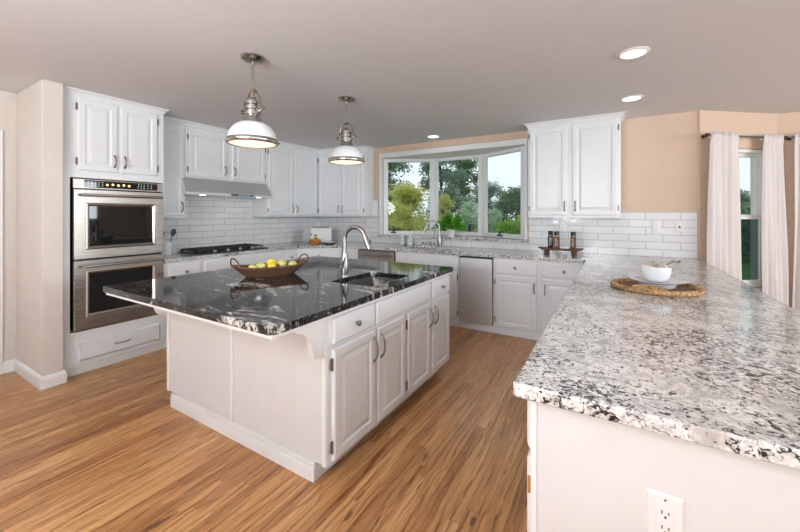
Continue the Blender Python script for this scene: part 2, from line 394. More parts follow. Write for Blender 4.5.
for q in (GB, GC):
    bm = B(); lathe(bm, [(0, 1.043), (.05, 1.043), (.05, 2.266), (0, 2.266)], 12, (q[0], q[1] + .01, 0)); obj('mullion', bm, 'trim_white', w1)
bm = B(); prism(bm, [(WX0 - .03, YB - .03), (WX1 + .004, YB - .03), (WX1 + .004, YB - .0095), (WX1 - .002, YB - .0095), (WX1 - .002, 4.85), (-1.63, 5.25), (-2.51, 5.25), (WX0 + .002, 4.85), (WX0 + .002, YB - .0095), (WX0 - .03, YB - .0095)], 1.0105, 1.041)
bmesh.ops.bevel(bm, geom=[e for e in bm.edges], offset=.004, segments=2, affect='EDGES')
structure('window_sill', bm, 'granite_white', 'speckled granite sill of the bow window')
# ---- bay window
w2 = link('window_2', None); tag(w2, 'narrow white double-hung window in the angled wall', kind='structure'); w2.location = PA; w2.rotation_euler = (0, 0, BANG)
bm = B()
for q in ((.335, .36), (.775, .795)): box(bm, q[0], q[1], .0, .12, .605, 2.055, .003)
box(bm, .36, .775, .0, .12, .605, .64, .003); box(bm, .36, .775, .0, .12, 2.02, 2.055, .003); box(bm, .31, .82, -.03, -.002, .565, .598, .004); obj('window_frame', bm, 'trim_white', w2)
for za, zb, yy, nm in ((1.33, 2.02, .045, 'pane_glass'), (.64, 1.36, .012, 'screen_glass')):
    bm = B(); box(bm, .361, .39, yy, yy + .03, za, zb, .003); box(bm, .745, .774, yy, yy + .03, za, zb, .003); box(bm, .39, .745, yy, yy + .03, za, za + .04, .003); box(bm, .39, .745, yy, yy + .03, zb - .04, zb, .003)
    so = obj('sash', bm, 'trim_white', w2); obj('pane', box(B(), .388, .747, yy + .011, yy + .017, za + .038, zb - .038), nm, so)

# ------------------------------------------------------------------ cabinet kit (local frame: face at y=0 looking to -y, body towards +y)
def handle(par, x, z, L=.10, horiz=False):
    bm = B(); h = L / 2; pts = []
    for i in range(13):
        t = -1 + 2 * i / 12; o = -.004 - .026 * (1 - abs(t) ** 3.0)
        pts.append((t * h, o, 0) if horiz else (0, o, t * h))
    tube(bm, pts, [.0075 if i in (0, 12) else .0056 for i in range(13)], 8)
    for s in (-1, 1):
        c = (s * h, -.001, 0) if horiz else (0, -.001, s * h)
        lathe(bm, [(0, 0), (.009, 0), (.007, .006), (0, .006)], 10, c, 'y')
    return obj('handle', bm, 'pewter', par, True, (x, -.0205, z), 'pewter bar handle')
def knob(par, x, z, y=-.0205):
    bm = B(); lathe(bm, [(0, 0), (.007, 0), (.006, .012), (.015, .018), (.016, .024), (.010, .029), (0, .03)], 14, axis='y')
    return obj('knob', bm, 'pewter', par, True, (x, y, z), 'round pewter knob')
def hinge(par, x, z):
    bm = B(); box(bm, -.007, .007, -.008, .0, -.028, .028, .002, 1); tube(bm, [(0, -.009, -.032), (0, -.009, .032)], .0045, 6)
    return obj('hinge', bm, 'pewter', par, True, (x, -.003, z), 'dark exposed hinge')
DOOR = [(0, 0), (0, .013), (.007, .02), (.047, .02), (.056, .0125), (.064, .0125), (.088, .0185)]
DRAW = [(0, 0), (0, .012), (.009, .02)]
def door(par, x0, x1, z0, z1, hside=None, hz=None, hinges=None, mat='white_paint', hl=.10):
    w, h = x1 - x0, z1 - z0; bm = nest(B(), 0, w, 0, h, DOOR)
    d = obj('door', bm, mat, par, loc=(x0, -.0005, z0))
    if hside:
        hx = {'L': .026, 'R': w - .026}[hside]
        handle(d, hx, {'top': h - .11, 'bottom': .10}[hz] if isinstance(hz, str) else hz, hl)
    if hinges:
        hx = -.008 if hinges == 'L' else w + .008
        for zz in (.075, h - .075): hinge(d, hx, zz)
    return d
def drawer(par, x0, x1, z0, z1, pull='knob', name='drawer'):
    w, h = x1 - x0, z1 - z0
    d = obj(name, nest(B(), 0, w, 0, h, DRAW), 'white_paint', par, loc=(x0, -.0005, z0))
    if pull == 'knob': knob(d, w / 2, h / 2)
    elif pull == 'bar': handle(d, w / 2, h / 2, .11, True)
    return d
CROWN = [(0, 0), (.004, 0), (.010, .010), (.014, .022), (.026, .034), (.034, .039), (.038, .041), (.038, .0495), (0, .0495)]
def crown(par, path, z): return obj('crown_moulding', sweep(B(), path, [(a, z + b) for a, b in CROWN]), 'white_paint', par)
def shell(bm, x0, x1, y0, y1, z0, z1, t=.02, top=False):
    box(bm, x0, x1, y0, y0 + t, z0, z1); box(bm, x0, x1, y1 - t, y1, z0, z1)
    box(bm, x0, x0 + t, y0 + t, y1 - t, z0, z1); box(bm, x1 - t, x1, y0 + t, y1 - t, z0, z1); box(bm, x0 + t, x1 - t, y0 + t, y1 - t, z0, z0 + t)
    if top: box(bm, x0 + t, x1 - t, y0 + t, y1 - t, z1 - t, z1)
    return bm
LEFT, BACK = PI / 2, 0

# ---- oven tower (left wall): face x=-3.93, y 1.105..1.885
ot = thing('oven_tower', 'tall white cabinet housing the double oven beside the wall stub', 'cabinet', (-3.93, 1.077, 0), LEFT)
TW = .785
bm = B(); D = .585
box(bm, 0, .058, 0, D, .075, 2.39); box(bm, TW - .012, TW, 0, D, .075, 2.39); box(bm, .058, TW - .012, 0, D, 1.69, 2.39); box(bm, .058, TW - .012, 0, D, .075, .365); box(bm, .058, TW - .012, D - .03, D, .365, 1.69)
obj('body', bm, 'white_paint', ot); obj('toe_kick', box(B(), 0, TW, .012, D, .0, .0745), 'panel_paint', ot)
door(ot, .108, .390, 1.755, 2.372, 'R', 'bottom', 'L'); door(ot, .416, .722, 1.755, 2.372, 'L', 'bottom', 'R')
drawer(ot, .115, .745, .115, .275, 'bar')
crown(ot, [(0, 0), (TW, 0), (TW, .28)], 2.39)
# ---- double oven
ov = thing('double_wall_oven', 'stainless double wall oven with two black glass windows', 'oven', (-3.93, 1.077, .37), LEFT)
X0, X1 = .074, TW - .014
obj('oven_case', box(B(), X0 + .01, X1 - .01, .012, .52, .004, 1.312), 'black_enamel', ov, label='black oven casing')
bm = B(); box(bm, X0, X1, -.018, .012, 1.225, 1.31, .004); cp = obj('control_panel', bm, 'stainless', ov)
obj('display', box(B(), X0 + .075, X1 - .05, -.0205, -.0185, 1.238, 1.302), 'black_glass', cp, label='black glass control display')
for k in range(5):
    bm = B(); lathe(bm, [(0, 0), (.010, 0), (.010, .001), (0, .001)], 10, (.31 + k * .042, -.0208, 1.268 + .004 * (k % 2)), 'y'); obj('lit_symbol', bm, 'display_lit', cp, label='lit amber symbol')
for kx in (.17, .195, .22, .245, .27, .55, .575, .60, .63, .66):
    for kz in (1.255, 1.272, 1.288): obj('key_legend', box(B(), kx, kx + .009, -.0212, -.0206, kz - .002, kz + .002), 'display_dim', cp, label='pale key legend')
def ovendoor(z0, z1, wz0, wz1):
    bm = B(); wx0, wx1 = .155, TW - .085
    box(bm, X0, wx0, -.035, .01, z0, z1, .004); box(bm, wx1, X1, -.035, .01, z0, z1, .004); box(bm, wx0 - .004, wx1 + .004, -.035, .01, z0, wz0, .004); box(bm, wx0 - .004, wx1 + .004, -.035, .01, wz1, z1, .004)
    d = obj('oven_door', bm, 'stainless', ov)
    bm = B(); nest(bm, wx0 - .002, wx1 + .002, wz0 - .002, wz1 + .002, [(0, .034), (.012, .037), (.03, .022)], caps=False); obj('window_bezel', bm, 'nickel', d)
    obj('oven_window', box(B(), wx0, wx1, -.024, -.004, wz0, wz1), 'black_glass', d, label='black glass oven window')
    bm = B(); hz = z1 - .048
    tube(bm, [(X0 + .04, -.085, hz), (X1 - .03, -.085, hz)], .012, 12)
    for hx in (X0 + .075, X1 - .065): tube(bm, [(hx, -.034, hz), (hx, -.085, hz)], .009, 8)
    obj('handle', bm, 'nickel', d, True)
    return d
ovendoor(.618, 1.218, .70, 1.10); ovendoor(.012, .606, .115, .515)
# ---- narrow upper, hood cabinet, pair (left wall): face x=-4.2
FX = -4.2; UD = .309
def upper(name, label, x, y, rz, w, z0, depth=UD, z1=2.39, cr=None, group=None):
    t = thing(name, label, 'cabinet', (x, y, z0), rz, group)
    obj('body', box(B(), 0, w, 0, depth, 0, z1 - z0, .002, 1), 'white_paint', t)
    crown(t, cr or [(0, 0), (w, 0)], z1 - z0); return t
GU = 'white wall cabinets'
u = upper('wall_cabinet', 'narrow single-door white wall cabinet between oven tower and range hood', FX, 1.864, LEFT, .357, 1.335, group=GU)
door(u, .045, .335, .02, 1.00, 'R', 'bottom', None)
u = upper('wall_cabinet', 'short two-door white wall cabinet above the range hood', FX, 2.223, LEFT, 1.107, 1.80, group=GU)
door(u, .03, .50, .018, .54, 'R', 'bottom', 'L'); door(u, .575, 1.075, .018, .54, 'L', 'bottom', 'R')
u = upper('wall_cabinet', 'tall two-door white wall cabinet right of the range hood', FX, 3.332, LEFT, 1.016, 1.335, group=GU)
door(u, .03, .478, .02, 1.00, 'R', 'bottom', 'L'); door(u, .52, .985, .02, 1.00, 'L', 'bottom', 'R')
# corner cabinet
ang = math.atan2(.16, .88); cw = math.hypot(.88, .16)
u = thing('wall_cabinet', 'two-door white wall cabinet in the corner left of the window', 'cabinet', (FX, 4.351, 1.335), ang, GU)
def inv(px, py):
    v = Matrix.Rotation(-ang, 2) @ Vector((px - FX, py - 4.351)); return (v.x, v.y)
foot = [inv(FX, 4.351), inv(-3.32, 4.511), inv(-3.32, 4.708), inv(-4.508, 4.708), inv(-4.508, 4.351)]
obj('body', prism(B(), foot, 0, 1.055), 'white_paint', u); crown(u, [(.0, 0), (cw, 0), foot[2]], 1.055)
door(u, .03, .43, .02, 1.00, 'R', 'bottom', 'L'); door(u, .45, .84, .02, 1.00, 'L', 'bottom', 'R')
# right of window
u = upper('wall_cabinet', 'two-door white wall cabinet between the window and the beige wall', -.864, 4.39, BACK, .936, 1.335, depth=.318, cr=[(0, .318), (0, 0), (.936, 0), (.936, .318)], group=GU)
door(u, .022, .422, .028, 1.03, 'R', 'bottom', 'L'); door(u, .478, .905, .028, 1.03, 'L', 'bottom', 'R')
# ---- range hood
hd = thing('range_hood', 'slim stainless range hood under the short wall cabinet', 'range hood', (-4.2, 2.226, 1.60), LEFT)
HW = 1.10
bm = B()
lo = [(-.055, -.10), (HW + .02, -.10), (HW + .02, -.023), (-.055, -.023)]; up = [(-.055, -.045), (HW - .04, -.045), (HW - .04, -.023), (-.055, -.023)]
ring = [[bm.verts.new((px, py, z)) for px, py in L] for L, z in ((lo, .0), (lo, .028), (up, .185))]
bm.faces.new(ring[0]); bm.faces.new(ring[2])
for a, b in zip(ring, ring[1:]):
    for k in range(4): bm.faces.new((a[k], a[(k + 1) % 4], b[(k + 1) % 4], b[k]))
bmesh.ops.bevel(bm, geom=list(bm.edges), offset=.003, segments=2, affect='EDGES')
box(bm, 0, HW, -.0235, .308, 0, .196, .002, 1); obj('canopy', bm, 'stainless_cool', hd)
cpn = obj('control_strip', box(B(), .50, .82, -.1025, -.1002, .004, .026, .001, 1), 'black_glass', hd, label='black touch control strip')
for k in range(6): obj('key', box(B(), .60 + k * .03, .615 + k * .03, -.1032, -.1028, .009, .021), 'display_blue', cpn, label='blue lit key')
for lx in (.16, .93):
    bm = B(); lathe(bm, [(0, -.004), (.03, -.004), (.03, .0), (0, .0)], 16, (lx, -.06, 0)); obj('hood_lamp', bm, 'hood_lamp', hd, label='lit lamp under the hood')
# ---- base cabinets, left wall: face x=-3.93
BX = -3.93; GBASE = 'white base cabinets'
def base(label, x, y, rz, w, d=.57, hollow=False, toe_y=.012):
    t = thing('base_cabinet', label, 'cabinet', (x, y, 0), rz, GBASE)
    bm = B()
    if hollow: shell(bm, 0, w, 0, d, .075, .872)
    else: box(bm, 0, w, 0, d, .075, .872)
    obj('body', bm, 'white_paint', t); obj('toe_kick', box(B(), 0, w, toe_y, d, 0, .0745), 'white_paint', t); return t
c = base('white base cabinet with one drawer between oven tower and cooktop', BX, 1.864, LEFT, .392)
drawer(c, .05, .37, .68, .845); door(c, .05, .37, .1, .655, 'R', 'top', 'L')
c = base('white base cabinet with a plain front panel under the cooktop', BX, 2.258, LEFT, 1.14)
drawer(c, .025, 1.115, .68, .845, None, 'front_panel'); door(c, .025, .56, .1, .655, 'R', 'top', 'L'); door(c, .58, 1.115, .1, .655, 'L', 'top', 'R')
c = base('narrow white drawer base between cooktop and diagonal corner', BX, 3.40, LEFT, .238)
drawer(c, .012, .226, .68, .845); drawer(c, .012, .226, .4, .66); drawer(c, .012, .226, .1, .38)
a2 = math.atan2(.43, .46); L2 = math.hypot(.43, .46)
c = thing('base_cabinet', 'diagonal white base cabinet in the far left corner', 'cabinet', (BX, 3.642, 0), a2, GBASE)
def inv2(px, py):
    v = Matrix.Rotation(-a2, 2) @ Vector((px - BX, py - 3.642)); return (v.x, v.y)
ft = [(0, 0), (L2, 0), inv2(-3.47, 4.70), inv2(-4.50, 4.70), inv2(-4.50, 3.642)]
obj('body', prism(B(), ft, .075, .872), 'white_paint', c); ft2 = [(.012, .012), (L2 - .012, .012)] + ft[2:]; obj('toe_kick', prism(B(), ft2, 0, .0745), 'white_paint', c)
drawer(c, .04, L2 - .04, .68, .845); door(c, .04, L2 - .04, .1, .655, 'R', 'top', 'L')
# ---- back wall base run: face y=4.07
BY = 4.07
c = base('white filler drawer base left of the dishwasher', -3.468, BY, BACK, .32); drawer(c, .03, .29, .68, .845); door(c, .03, .29, .1, .655, 'R', 'top', 'L')
c = base('white sink base with a plain front panel under the window', -2.515, BY, BACK, .91, hollow=True)
drawer(c, .02, .885, .70, .85, None, 'front_panel'); door(c, .03, .44, .10, .675, 'R', 'top', 'L'); door(c, .47, .885, .10, .675, 'L', 'top', 'R')
c = base('white drawer-and-door base cabinet right of the narrow steel appliance', -1.185, BY, BACK, .505)
drawer(c, .028, .478, .70, .85); door(c, .028, .478, .095, .675, 'R', 'top', 'L')
c = base('white drawer-and-door base cabinet at the inner corner of the peninsula', -.678, BY, BACK, .50)
drawer(c, .03, .455, .70, .85); door(c, .03, .455, .095, .675, 'L', 'top', None)
# dishwasher (left) and narrow appliance (right)
dw = thing('dishwasher', 'stainless dishwasher half hidden behind the island faucet', 'dishwasher', (-3.14, BY, 0), BACK)
obj('tub', box(B(), .006, .615, .02, .56, .08, .868), 'black_enamel', dw); obj('toe_kick', box(B(), .006, .615, .03, .56, 0, .078), 'black_plastic', dw)
obj('front_panel', box(B(), .006, .615, -.025, .018, .09, .862, .005), 'stainless', dw)
bm = B(); tube(bm, [(.06, -.062, .80), (.56, -.062, .80)], .011, 10)
for hx in (.09, .53): tube(bm, [(hx, -.026, .80), (hx, -.062, .80)], .008, 8)
obj('handle', bm, 'nickel', dw, True)
tc = thing('trash_compactor', 'narrow plain stainless appliance front between two white base cabinets', 'appliance', (-1.603, BY, 0), BACK)
obj('case', box(B(), .006, .412, .02, .56, .08, .868), 'black_enamel', tc); obj('toe_kick', box(B(), .004, .414, .012, .56, 0, .0745), 'white_paint', tc, label='white toe kick')
bm = B(); box(bm, .010, .408, -.022, .018, .085, .852, .006); obj('front_panel', bm, 'stainless_cool', tc)
obj('top_grip', box(B(), .010, .408, -.012, .018, .856, .868, .003), 'black_plastic', tc, label='black grip strip')

# ------------------------------------------------------------------ worktops (polygon slab with sink cut-outs)
def slab(name, pts, z0, z1, mat, holes=(), bevel=.008, seg=3):
    bm = prism(B(), pts, z0, z1); bmesh.ops.recalc_face_normals(bm, faces=bm.faces)
    me = bpy.data.meshes.new(name); bm.to_mesh(me); bm.free(); o = link(name, me); cut = []
    for hp in holes:
        b2 = prism(B(), hp, z0 - .05, z1 + .05); bmesh.ops.recalc_face_normals(b2, faces=b2.faces)
        m2 = bpy.data.meshes.new('cutter'); b2.to_mesh(m2); b2.free(); c = link('cutter', m2); cut.append(c)
        md = o.modifiers.new('cut', 'BOOLEAN'); md.operation = 'DIFFERENCE'; md.solver = 'EXACT'; md.object = c
    bv = o.modifiers.new('bevel', 'BEVEL'); bv.width = bevel; bv.segments = seg; bv.limit_method = 'ANGLE'; bv.angle_limit = math.radians(40)
    dg = bpy.context.evaluated_depsgraph_get(); nm = bpy.data.meshes.new_from_object(o.evaluated_get(dg)); o.modifiers.clear(); o.data = nm
    for c in cut: bpy.data.objects.remove(c)
    nm.materials.clear(); nm.materials.append(M[mat]); nm.polygons.foreach_set('use_smooth', [False] * len(nm.polygons))
    return o
def rrect(x0, x1, y0, y1, r, n=4):
    out = []
    for cx, cy, a in ((x1 - r, y1 - r, 0), (x0 + r, y1 - r, PI / 2), (x0 + r, y0 + r, PI), (x1 - r, y0 + r, 1.5 * PI)):
        out += [(cx + r * math.cos(a + k * PI / 2 / n), cy + r * math.sin(a + k * PI / 2 / n)) for k in range(n + 1)]
    return out
SK = (-2.45, -1.74, 4.13, 4.47)
wt = slab('worktop', [(XL + .010, 1.864), (-3.90, 1.864), (-3.90, 3.628), (-3.455, 4.04), (-.235, 4.04), (-.238, 1.006), (-.230, .998), (.755, .998), (.765, 1.008), (.765, 4.685), (.745, YB - .010), (XL + .010, YB - .010)], .874, .914, 'granite_white', [rrect(*SK, .03)], .0055)
tag(wt, 'speckled white granite worktop running along the walls and out over the peninsula', 'worktop')
IS = (-1.66, -1.315, 1.84, 2.33)
iw = slab('island_worktop', [(-2.81, .985), (-2.793, .968), (-1.212, .968), (-1.19, .99), (-1.19, 2.88), (-1.21, 2.90), (-2.79, 2.90), (-2.81, 2.88)], .8775, .914, 'granite_black', [rrect(*IS, .02)], .004, 2)
tag(iw, 'polished black granite island top with pale veins', 'worktop')
def sink(name, label, r, zt, depth):
    x0, x1, y0, y1 = r; t = thing(name, label, 'sink', ((x0 + x1) / 2, (y0 + y1) / 2, zt))
    bm = B(); hw, hh = (x1 - x0) / 2 + .004, (y1 - y0) / 2 + .004
    R = [[bm.verts.new((px, py, z)) for px, py in rrect(-a, a, -b, b, rad)] for a, b, rad, z in ((hw + .015, hh + .015, .03, -.001), (hw, hh, .025, -.001), (hw - .004, hh - .004, .03, -depth + .03), (hw - .03, hh - .03, .03, -depth))]
    for a, b in zip(R, R[1:]):
        n = len(a)
        for k in range(n): bm.faces.new((a[k], a[(k + 1) % n], b[(k + 1) % n], b[k]))
    bm.faces.new(R[-1]); o = obj('basin', bm, 'stainless_sink', t, True)
    so = o.modifiers.new('thickness', 'SOLIDIFY'); so.thickness = .0015; so.offset = 1
    bm = B(); lathe(bm, [(0, -depth + .002), (.03, -depth + .002), (.04, -depth + .006), (.043, -depth + .002)], 20); obj('drain', bm, 'nickel', t, True)
    return t
sink('kitchen_sink', 'stainless undermount sink below the bow window', SK, .873, .20)
sink('island_sink', 'small stainless prep sink set in the black island top', IS, .8765, .19)

# ------------------------------------------------------------------ island
isl = thing('island_cabinet', 'white island cabinet with raised-panel doors under the black granite', 'kitchen island', (-1.235, 1.345, 0), LEFT)
# local frame: x -> world +y, y -> world -x (0 at right face)
IL, IW = 1.525, 1.535
bm = B(); shell(bm, 0, IL, 0, IW, .10, .8545, .022); obj('body', bm, 'panel_paint', isl)
bm = B()
# sub-top as a frame of boards round the sink opening
for q in ((-.355, .485, -.022, IW + .04), (1.0, IL + .012, -.022, IW + .04), (.485, 1.0, -.022, .07), (.485, 1.0, .435, IW + .04)): box(bm, q[0], q[1], q[2], q[3], .8555, .8768)
obj('sub_top', bm, 'trim_white', isl)
obj('toe_base', box(B(), .0, IL - .02, .0795, IW - .062, 0, .0985), 'panel_paint', isl)
bm = B(); box(bm, -.016, 0, .078, IW - .06, 0, .072, .002, 1); box(bm, -.011, 0, .078, IW - .06, .074, .098, .004); obj('baseboard', bm, 'trim_white', isl)
for q in ((.762, .788), (0, .03), (IW - .03, IW)): obj('panel_batten', box(B(), -.011, -.0002, q[0], q[1], .10, .8545, .003, 1), 'trim_white', isl)
bm = B(); box(bm, 0.0, IL, -.003, -.0003, .10, .854); obj('face_frame', bm, 'white_paint', isl)
o = lambda d: None
def isy(v): return v - 1.345
for args in ((1.373, 1.735, .712, .846, 'knob', 'drawer'), (1.752, 2.485, .712, .846, None, 'front_panel'), (2.525, 2.855, .712, .846, 'knob', 'drawer')):
    d = drawer(isl, isy(args[0]), isy(args[1]), *args[2:]); d.location.y = -.0035
for a, b, hs, hg in ((1.373, 1.742, 'R', 'L'), (1.766, 2.100, 'L', 'R'), (2.135, 2.490, 'R', 'L'), (2.528, 2.855, 'L', None)):
    d = door(isl, isy(a), isy(b), .118, .688, hs, 'top', hg, hl=.135); d.location.y = -.0035
# corbels under the overhang, one at each end
cprof = [(0, .854), (0, .672), (-.055, .668), (-.066, .672), (-.075, .685), (-.084, .71), (-.09, .735), (-.098, .765), (-.11, .786), (-.13, .806), (-.15, .816), (-.17, .823), (-.185, .828), (-.192, .838), (-.20, .838), (-.20, .854)]
for yy in (.004, IW - .034):
    bm = B(); n = len(cprof)
    a = [bm.verts.new((px - .0115, yy, pz)) for px, pz in cprof]; b = [bm.verts.new((px - .0115, yy + .03, pz)) for px, pz in cprof]
    bm.faces.new(a); bm.faces.new(b)
    for k in range(n): bm.faces.new((a[k], a[(k + 1) % n], b[(k + 1) % n], b[k]))
    co_ = obj('corbel', bm, 'trim_white', isl, label='scroll-cut white corbel')
    if yy < .1: obj('fluting', box(box(B(), -.05, -.04, yy - .004, yy, .71, .853), -.025, -.015, yy - .004, yy, .71, .853), 'trim_white', co_)

# ------------------------------------------------------------------ peninsula
pn = thing('peninsula_cabinet', 'white peninsula base with a flat end panel facing the camera', 'cabinet', (-.195, 1.045, 0), 0)
bm = B(); box(bm, 0, .62, 0, 2.98, .0, .8725, .002, 1); obj('body', bm, 'panel_paint', pn)
bm = B(); box(bm, -.003, .014, -.006, 0, 0, .872, .002, 1); obj('corner_bead', bm, 'trim_white', pn)
sd = link('side_doors', None, pn); sd.location = (0, 2.96, 0); sd.rotation_euler = (0, 0, -PI / 2)
bpy.data.objects.remove(sd)
def side(name, y0, y1, z0, z1, loops):
    o = obj(name, nest(B(), 0, y1 - y0, 0, z1 - z0, loops), 'white_paint', pn); o.rotation_euler = (0, 0, -PI / 2); o.location = (-.0005, y1, z0); return o
for y0, y1 in ((.03, .48), (.52, .97), (1.01, 1.46), (1.5, 1.95), (1.99, 2.44)):
    d = side('drawer', y0, y1, .70, .85, DRAW); knob(d, (y1 - y0) / 2, .075)
    d = side('door', y0, y1, .10, .675, DOOR); handle(d, .026, .465)
    if y0 < .1: obj('worn_edge', box(B(), .449, .4515, -.017, -.004, .47, .52), 'wood_oak_bare', d, label='chipped door edge showing bare wood')
# ------------------------------------------------------------------ outlets
def outlet(label, loc, rz, kind='duplex', group='wall outlets'):
    t = thing('outlet', label, 'outlet', loc, rz, group)
    obj('cover_plate', nest(B(), -.037, .037, -.06, .06, [(0, 0), (0, .002), (.005, .006)]), 'outlet_white', t)
    if kind == 'duplex':
        f = obj('socket_face', box(B(), -.0168, .0168, -.008, -.0061, -.0335, .0335, .001, 1), 'outlet_white', t)
        bm = B()
        for s in (-1, 1):
            zc = s * .0175
            for xx, hh in ((-.0065, .0042), (.0065, .0034)): box(bm, xx - .0012, xx + .0012, -.0088, -.0081, zc + .002 - hh, zc + .002 + hh)
            lathe(bm, [(0, 0), (.0027, 0), (.0027, .0007), (0, .0007)], 10, (0, -.0081, zc - .0085), 'y')
        obj('socket_slot', bm, 'slot_dark', f, label='dark socket slots')
    else:
        bm = B(); box(bm, -.006, .006, -.011, -.0061, -.012, .012, .002); obj('toggle', bm, 'slot_dark' if kind == 'jack' else 'outlet_white', t)
    bm = B()
    for zz in (-.048, .048): lathe(bm, [(0, 0), (.003, 0), (.0025, .001), (0, .001)], 10, (0, -.006, zz), 'y')
    obj('screw', bm, 'nickel', t)
    return t
outlet('white duplex outlet on the peninsula end panel', (.1055, 1.0445, .655), 0)
outlet('white duplex outlet on the tile, left of the pair right of the cabinet', (.40, YB - .0095, 1.235), 0)
outlet('white cover plate with one small dark jack on the tile near the curtain', (.60, YB - .0095, 1.24), 0, 'jack')
outlet('white duplex outlet on the tile behind the spice bottles', (-.52, YB - .0095, 1.23), 0)
outlet('white duplex outlet on the tile above the dishwasher', (-3.42, YB - .0095, 1.235), 0)

# ------------------------------------------------------------------ cooktop
ck = thing('cooktop', 'black gas cooktop with cast iron grates and steel knobs', 'cooktop', (-4.0, 2.27, .9145), LEFT)
CW = .93
bm = B(); box(bm, 0, CW, 0, .45, 0, .012, .004); obj('tray', bm, 'black_enamel', ck)
for gx in (.025, .325, .625):
    bm = B(); w = .28
    for yy in (.085, .43): box(bm, gx, gx + w, yy - .007, yy + .007, .032, .046, .002, 1)
    for xx in (gx + .007, gx + w - .007): box(bm, xx - .007, xx + .007, .085, .43, .032, .046, .002, 1)
    for yy in (.17, .2575, .345): box(bm, gx, gx + w, yy - .005, yy + .005, .034, .048, .002, 1)
    for xx in (gx + .09, gx + .19): box(bm, xx - .005, xx + .005, .085, .43, .034, .048, .002, 1)
    for xx in (gx + .008, gx + w - .008):
        for yy in (.09, .425): box(bm, xx - .008, xx + .008, yy - .008, yy + .008, .012, .034)
    obj('grate', bm, 'cast_iron', ck)
for bx_, by_, r in ((.165, .17, .04), (.165, .345, .035), (.465, .26, .055), (.765, .17, .035), (.765, .345, .045)):
    bm = B(); lathe(bm, [(0, .012), (r, .012), (r, .02), (r * .8, .022), (r * .8, .03), (0, .031)], 20, (bx_, by_, 0)); obj('burner', bm, 'cast_iron', ck, True)
for k in range(5):
    bm = B(); lathe(bm, [(0, .012), (.024, .012), (.022, .018), (.019, .034), (.012, .04), (0, .041)], 18, (.20 + k * .168, .035, 0)); obj('knob', bm, 'nickel', ck, True)

# ------------------------------------------------------------------ utensil crock
cr_ = thing('utensil_crock', 'white ceramic utensil crock beside the oven tower', 'crock', (-4.33, 2.085, .9145))
bm = B(); lathe(bm, [(0, 0), (.052, 0), (.056, .01), (.056, .15), (.05, .152), (.048, .145), (.048, .012), (0, .012)], 24); obj('pot', bm, 'ceramic', cr_, True)
def utensil(name, label, base, top, head, hl):
    t = thing(name, label, 'utensil', base, 0, 'utensils in the crock'); d = Vector(top) - Vector(base)
    bm = B(); tube(bm, [(0, 0, 0), d * .8], .006, 8); obj('shaft', bm, 'utensil_dark', t, True)
    bm = B(); bmesh.ops.create_uvsphere(bm, u_segments=14, v_segments=8, radius=1, matrix=Matrix.Translation(d * .9) @ d.to_track_quat('Z', 'Y').to_matrix().to_4x4() @ Matrix.Diagonal((head[0], head[1], hl, 1))); obj('head', bm, 'utensil_dark', t, True)
utensil('cooking_spoon', 'dark cooking spoon leaning right in the white crock', (-4.34, 2.09, .93), (-4.34, 2.17, 1.19), (.009, .030), .045)
utensil('serving_spoon', 'dark serving spoon leaning left in the white crock', (-4.335, 2.075, .93), (-4.35, 2.03, 1.18), (.012, .034), .045)

# ------------------------------------------------------------------ cookbook, bowl, dish in corner
cb = thing('cookbook', 'open white cookbook standing against the tile in the corner', 'cookbook', (-4.13, 4.12, .9145), math.radians(28))
bm = B(); box(bm, 0, .33, -.003, .012, .012, .235, .002, 1); pg = obj('page', bm, 'paper', cb)
bm = B(); box(bm, .05, .11, -.0045, -.0035, .055, .085, .0); box(bm, .06, .10, -.0045, -.0035, .11, .135); box(bm, .0, .02, -.0045, -.0035, .12, .15); obj('picture_green', bm, 'print_green', pg)
bm = B(); box(bm, .045, .11, -.0045, -.0035, .085, .11); obj('picture_yellow', bm, 'print_yellow', pg)
o = obj('left_page', box(B(), -.125, 0, -.003, .010, .012, .225, .002, 1), 'page_shade_grey', cb, label='left page with its shade painted grey'); o.rotation_euler = (0, 0, math.radians(40))  # left page turned away; its shade is painted in as grey
bm = B(); box(bm, -.02, .33, -.03, .03, 0, .011, .002, 1); obj('stand', bm, 'dark_metal', cb, label='dark metal stand')
bm = B(); tube(bm, [(.01 + .28 * i / 40, .02, .243 + .008 * math.sin(i * .9)) for i in range(41)], .005, 6); obj('scroll_top', bm, 'dark_metal', cb, True, label='dark scrolled top rail')
bw = thing('orange_bowl', 'small orange bowl in front of the cookbook', 'bowl', (-3.955, 4.035, .9145))
bm = B(); lathe(bm, [(0, 0), (.06, 0), (.066, .006), (.088, .06), (.09, .068), (.084, .066), (.06, .012), (0, .01)], 24); obj('bowl_body', bm, 'orange_bowl', bw, True)
dh = thing('serving_dish', 'low grey dish on the counter right of the orange bowl', 'dish', (-3.69, 4.06, .9145))
bm = B(); lathe(bm, [(0, 0), (.07, 0), (.075, .005), (.13, .03), (.135, .034), (.128, .034), (.07, .012), (0, .01)], 28); obj('dish_body', bm, 'dish_grey', dh, True)
bm = B(); lathe(bm, [(0, .012), (.09, .022), (.10, .04), (.075, .05), (0, .052)], 20); obj('lid', bm, 'plate_grey', dh, True)

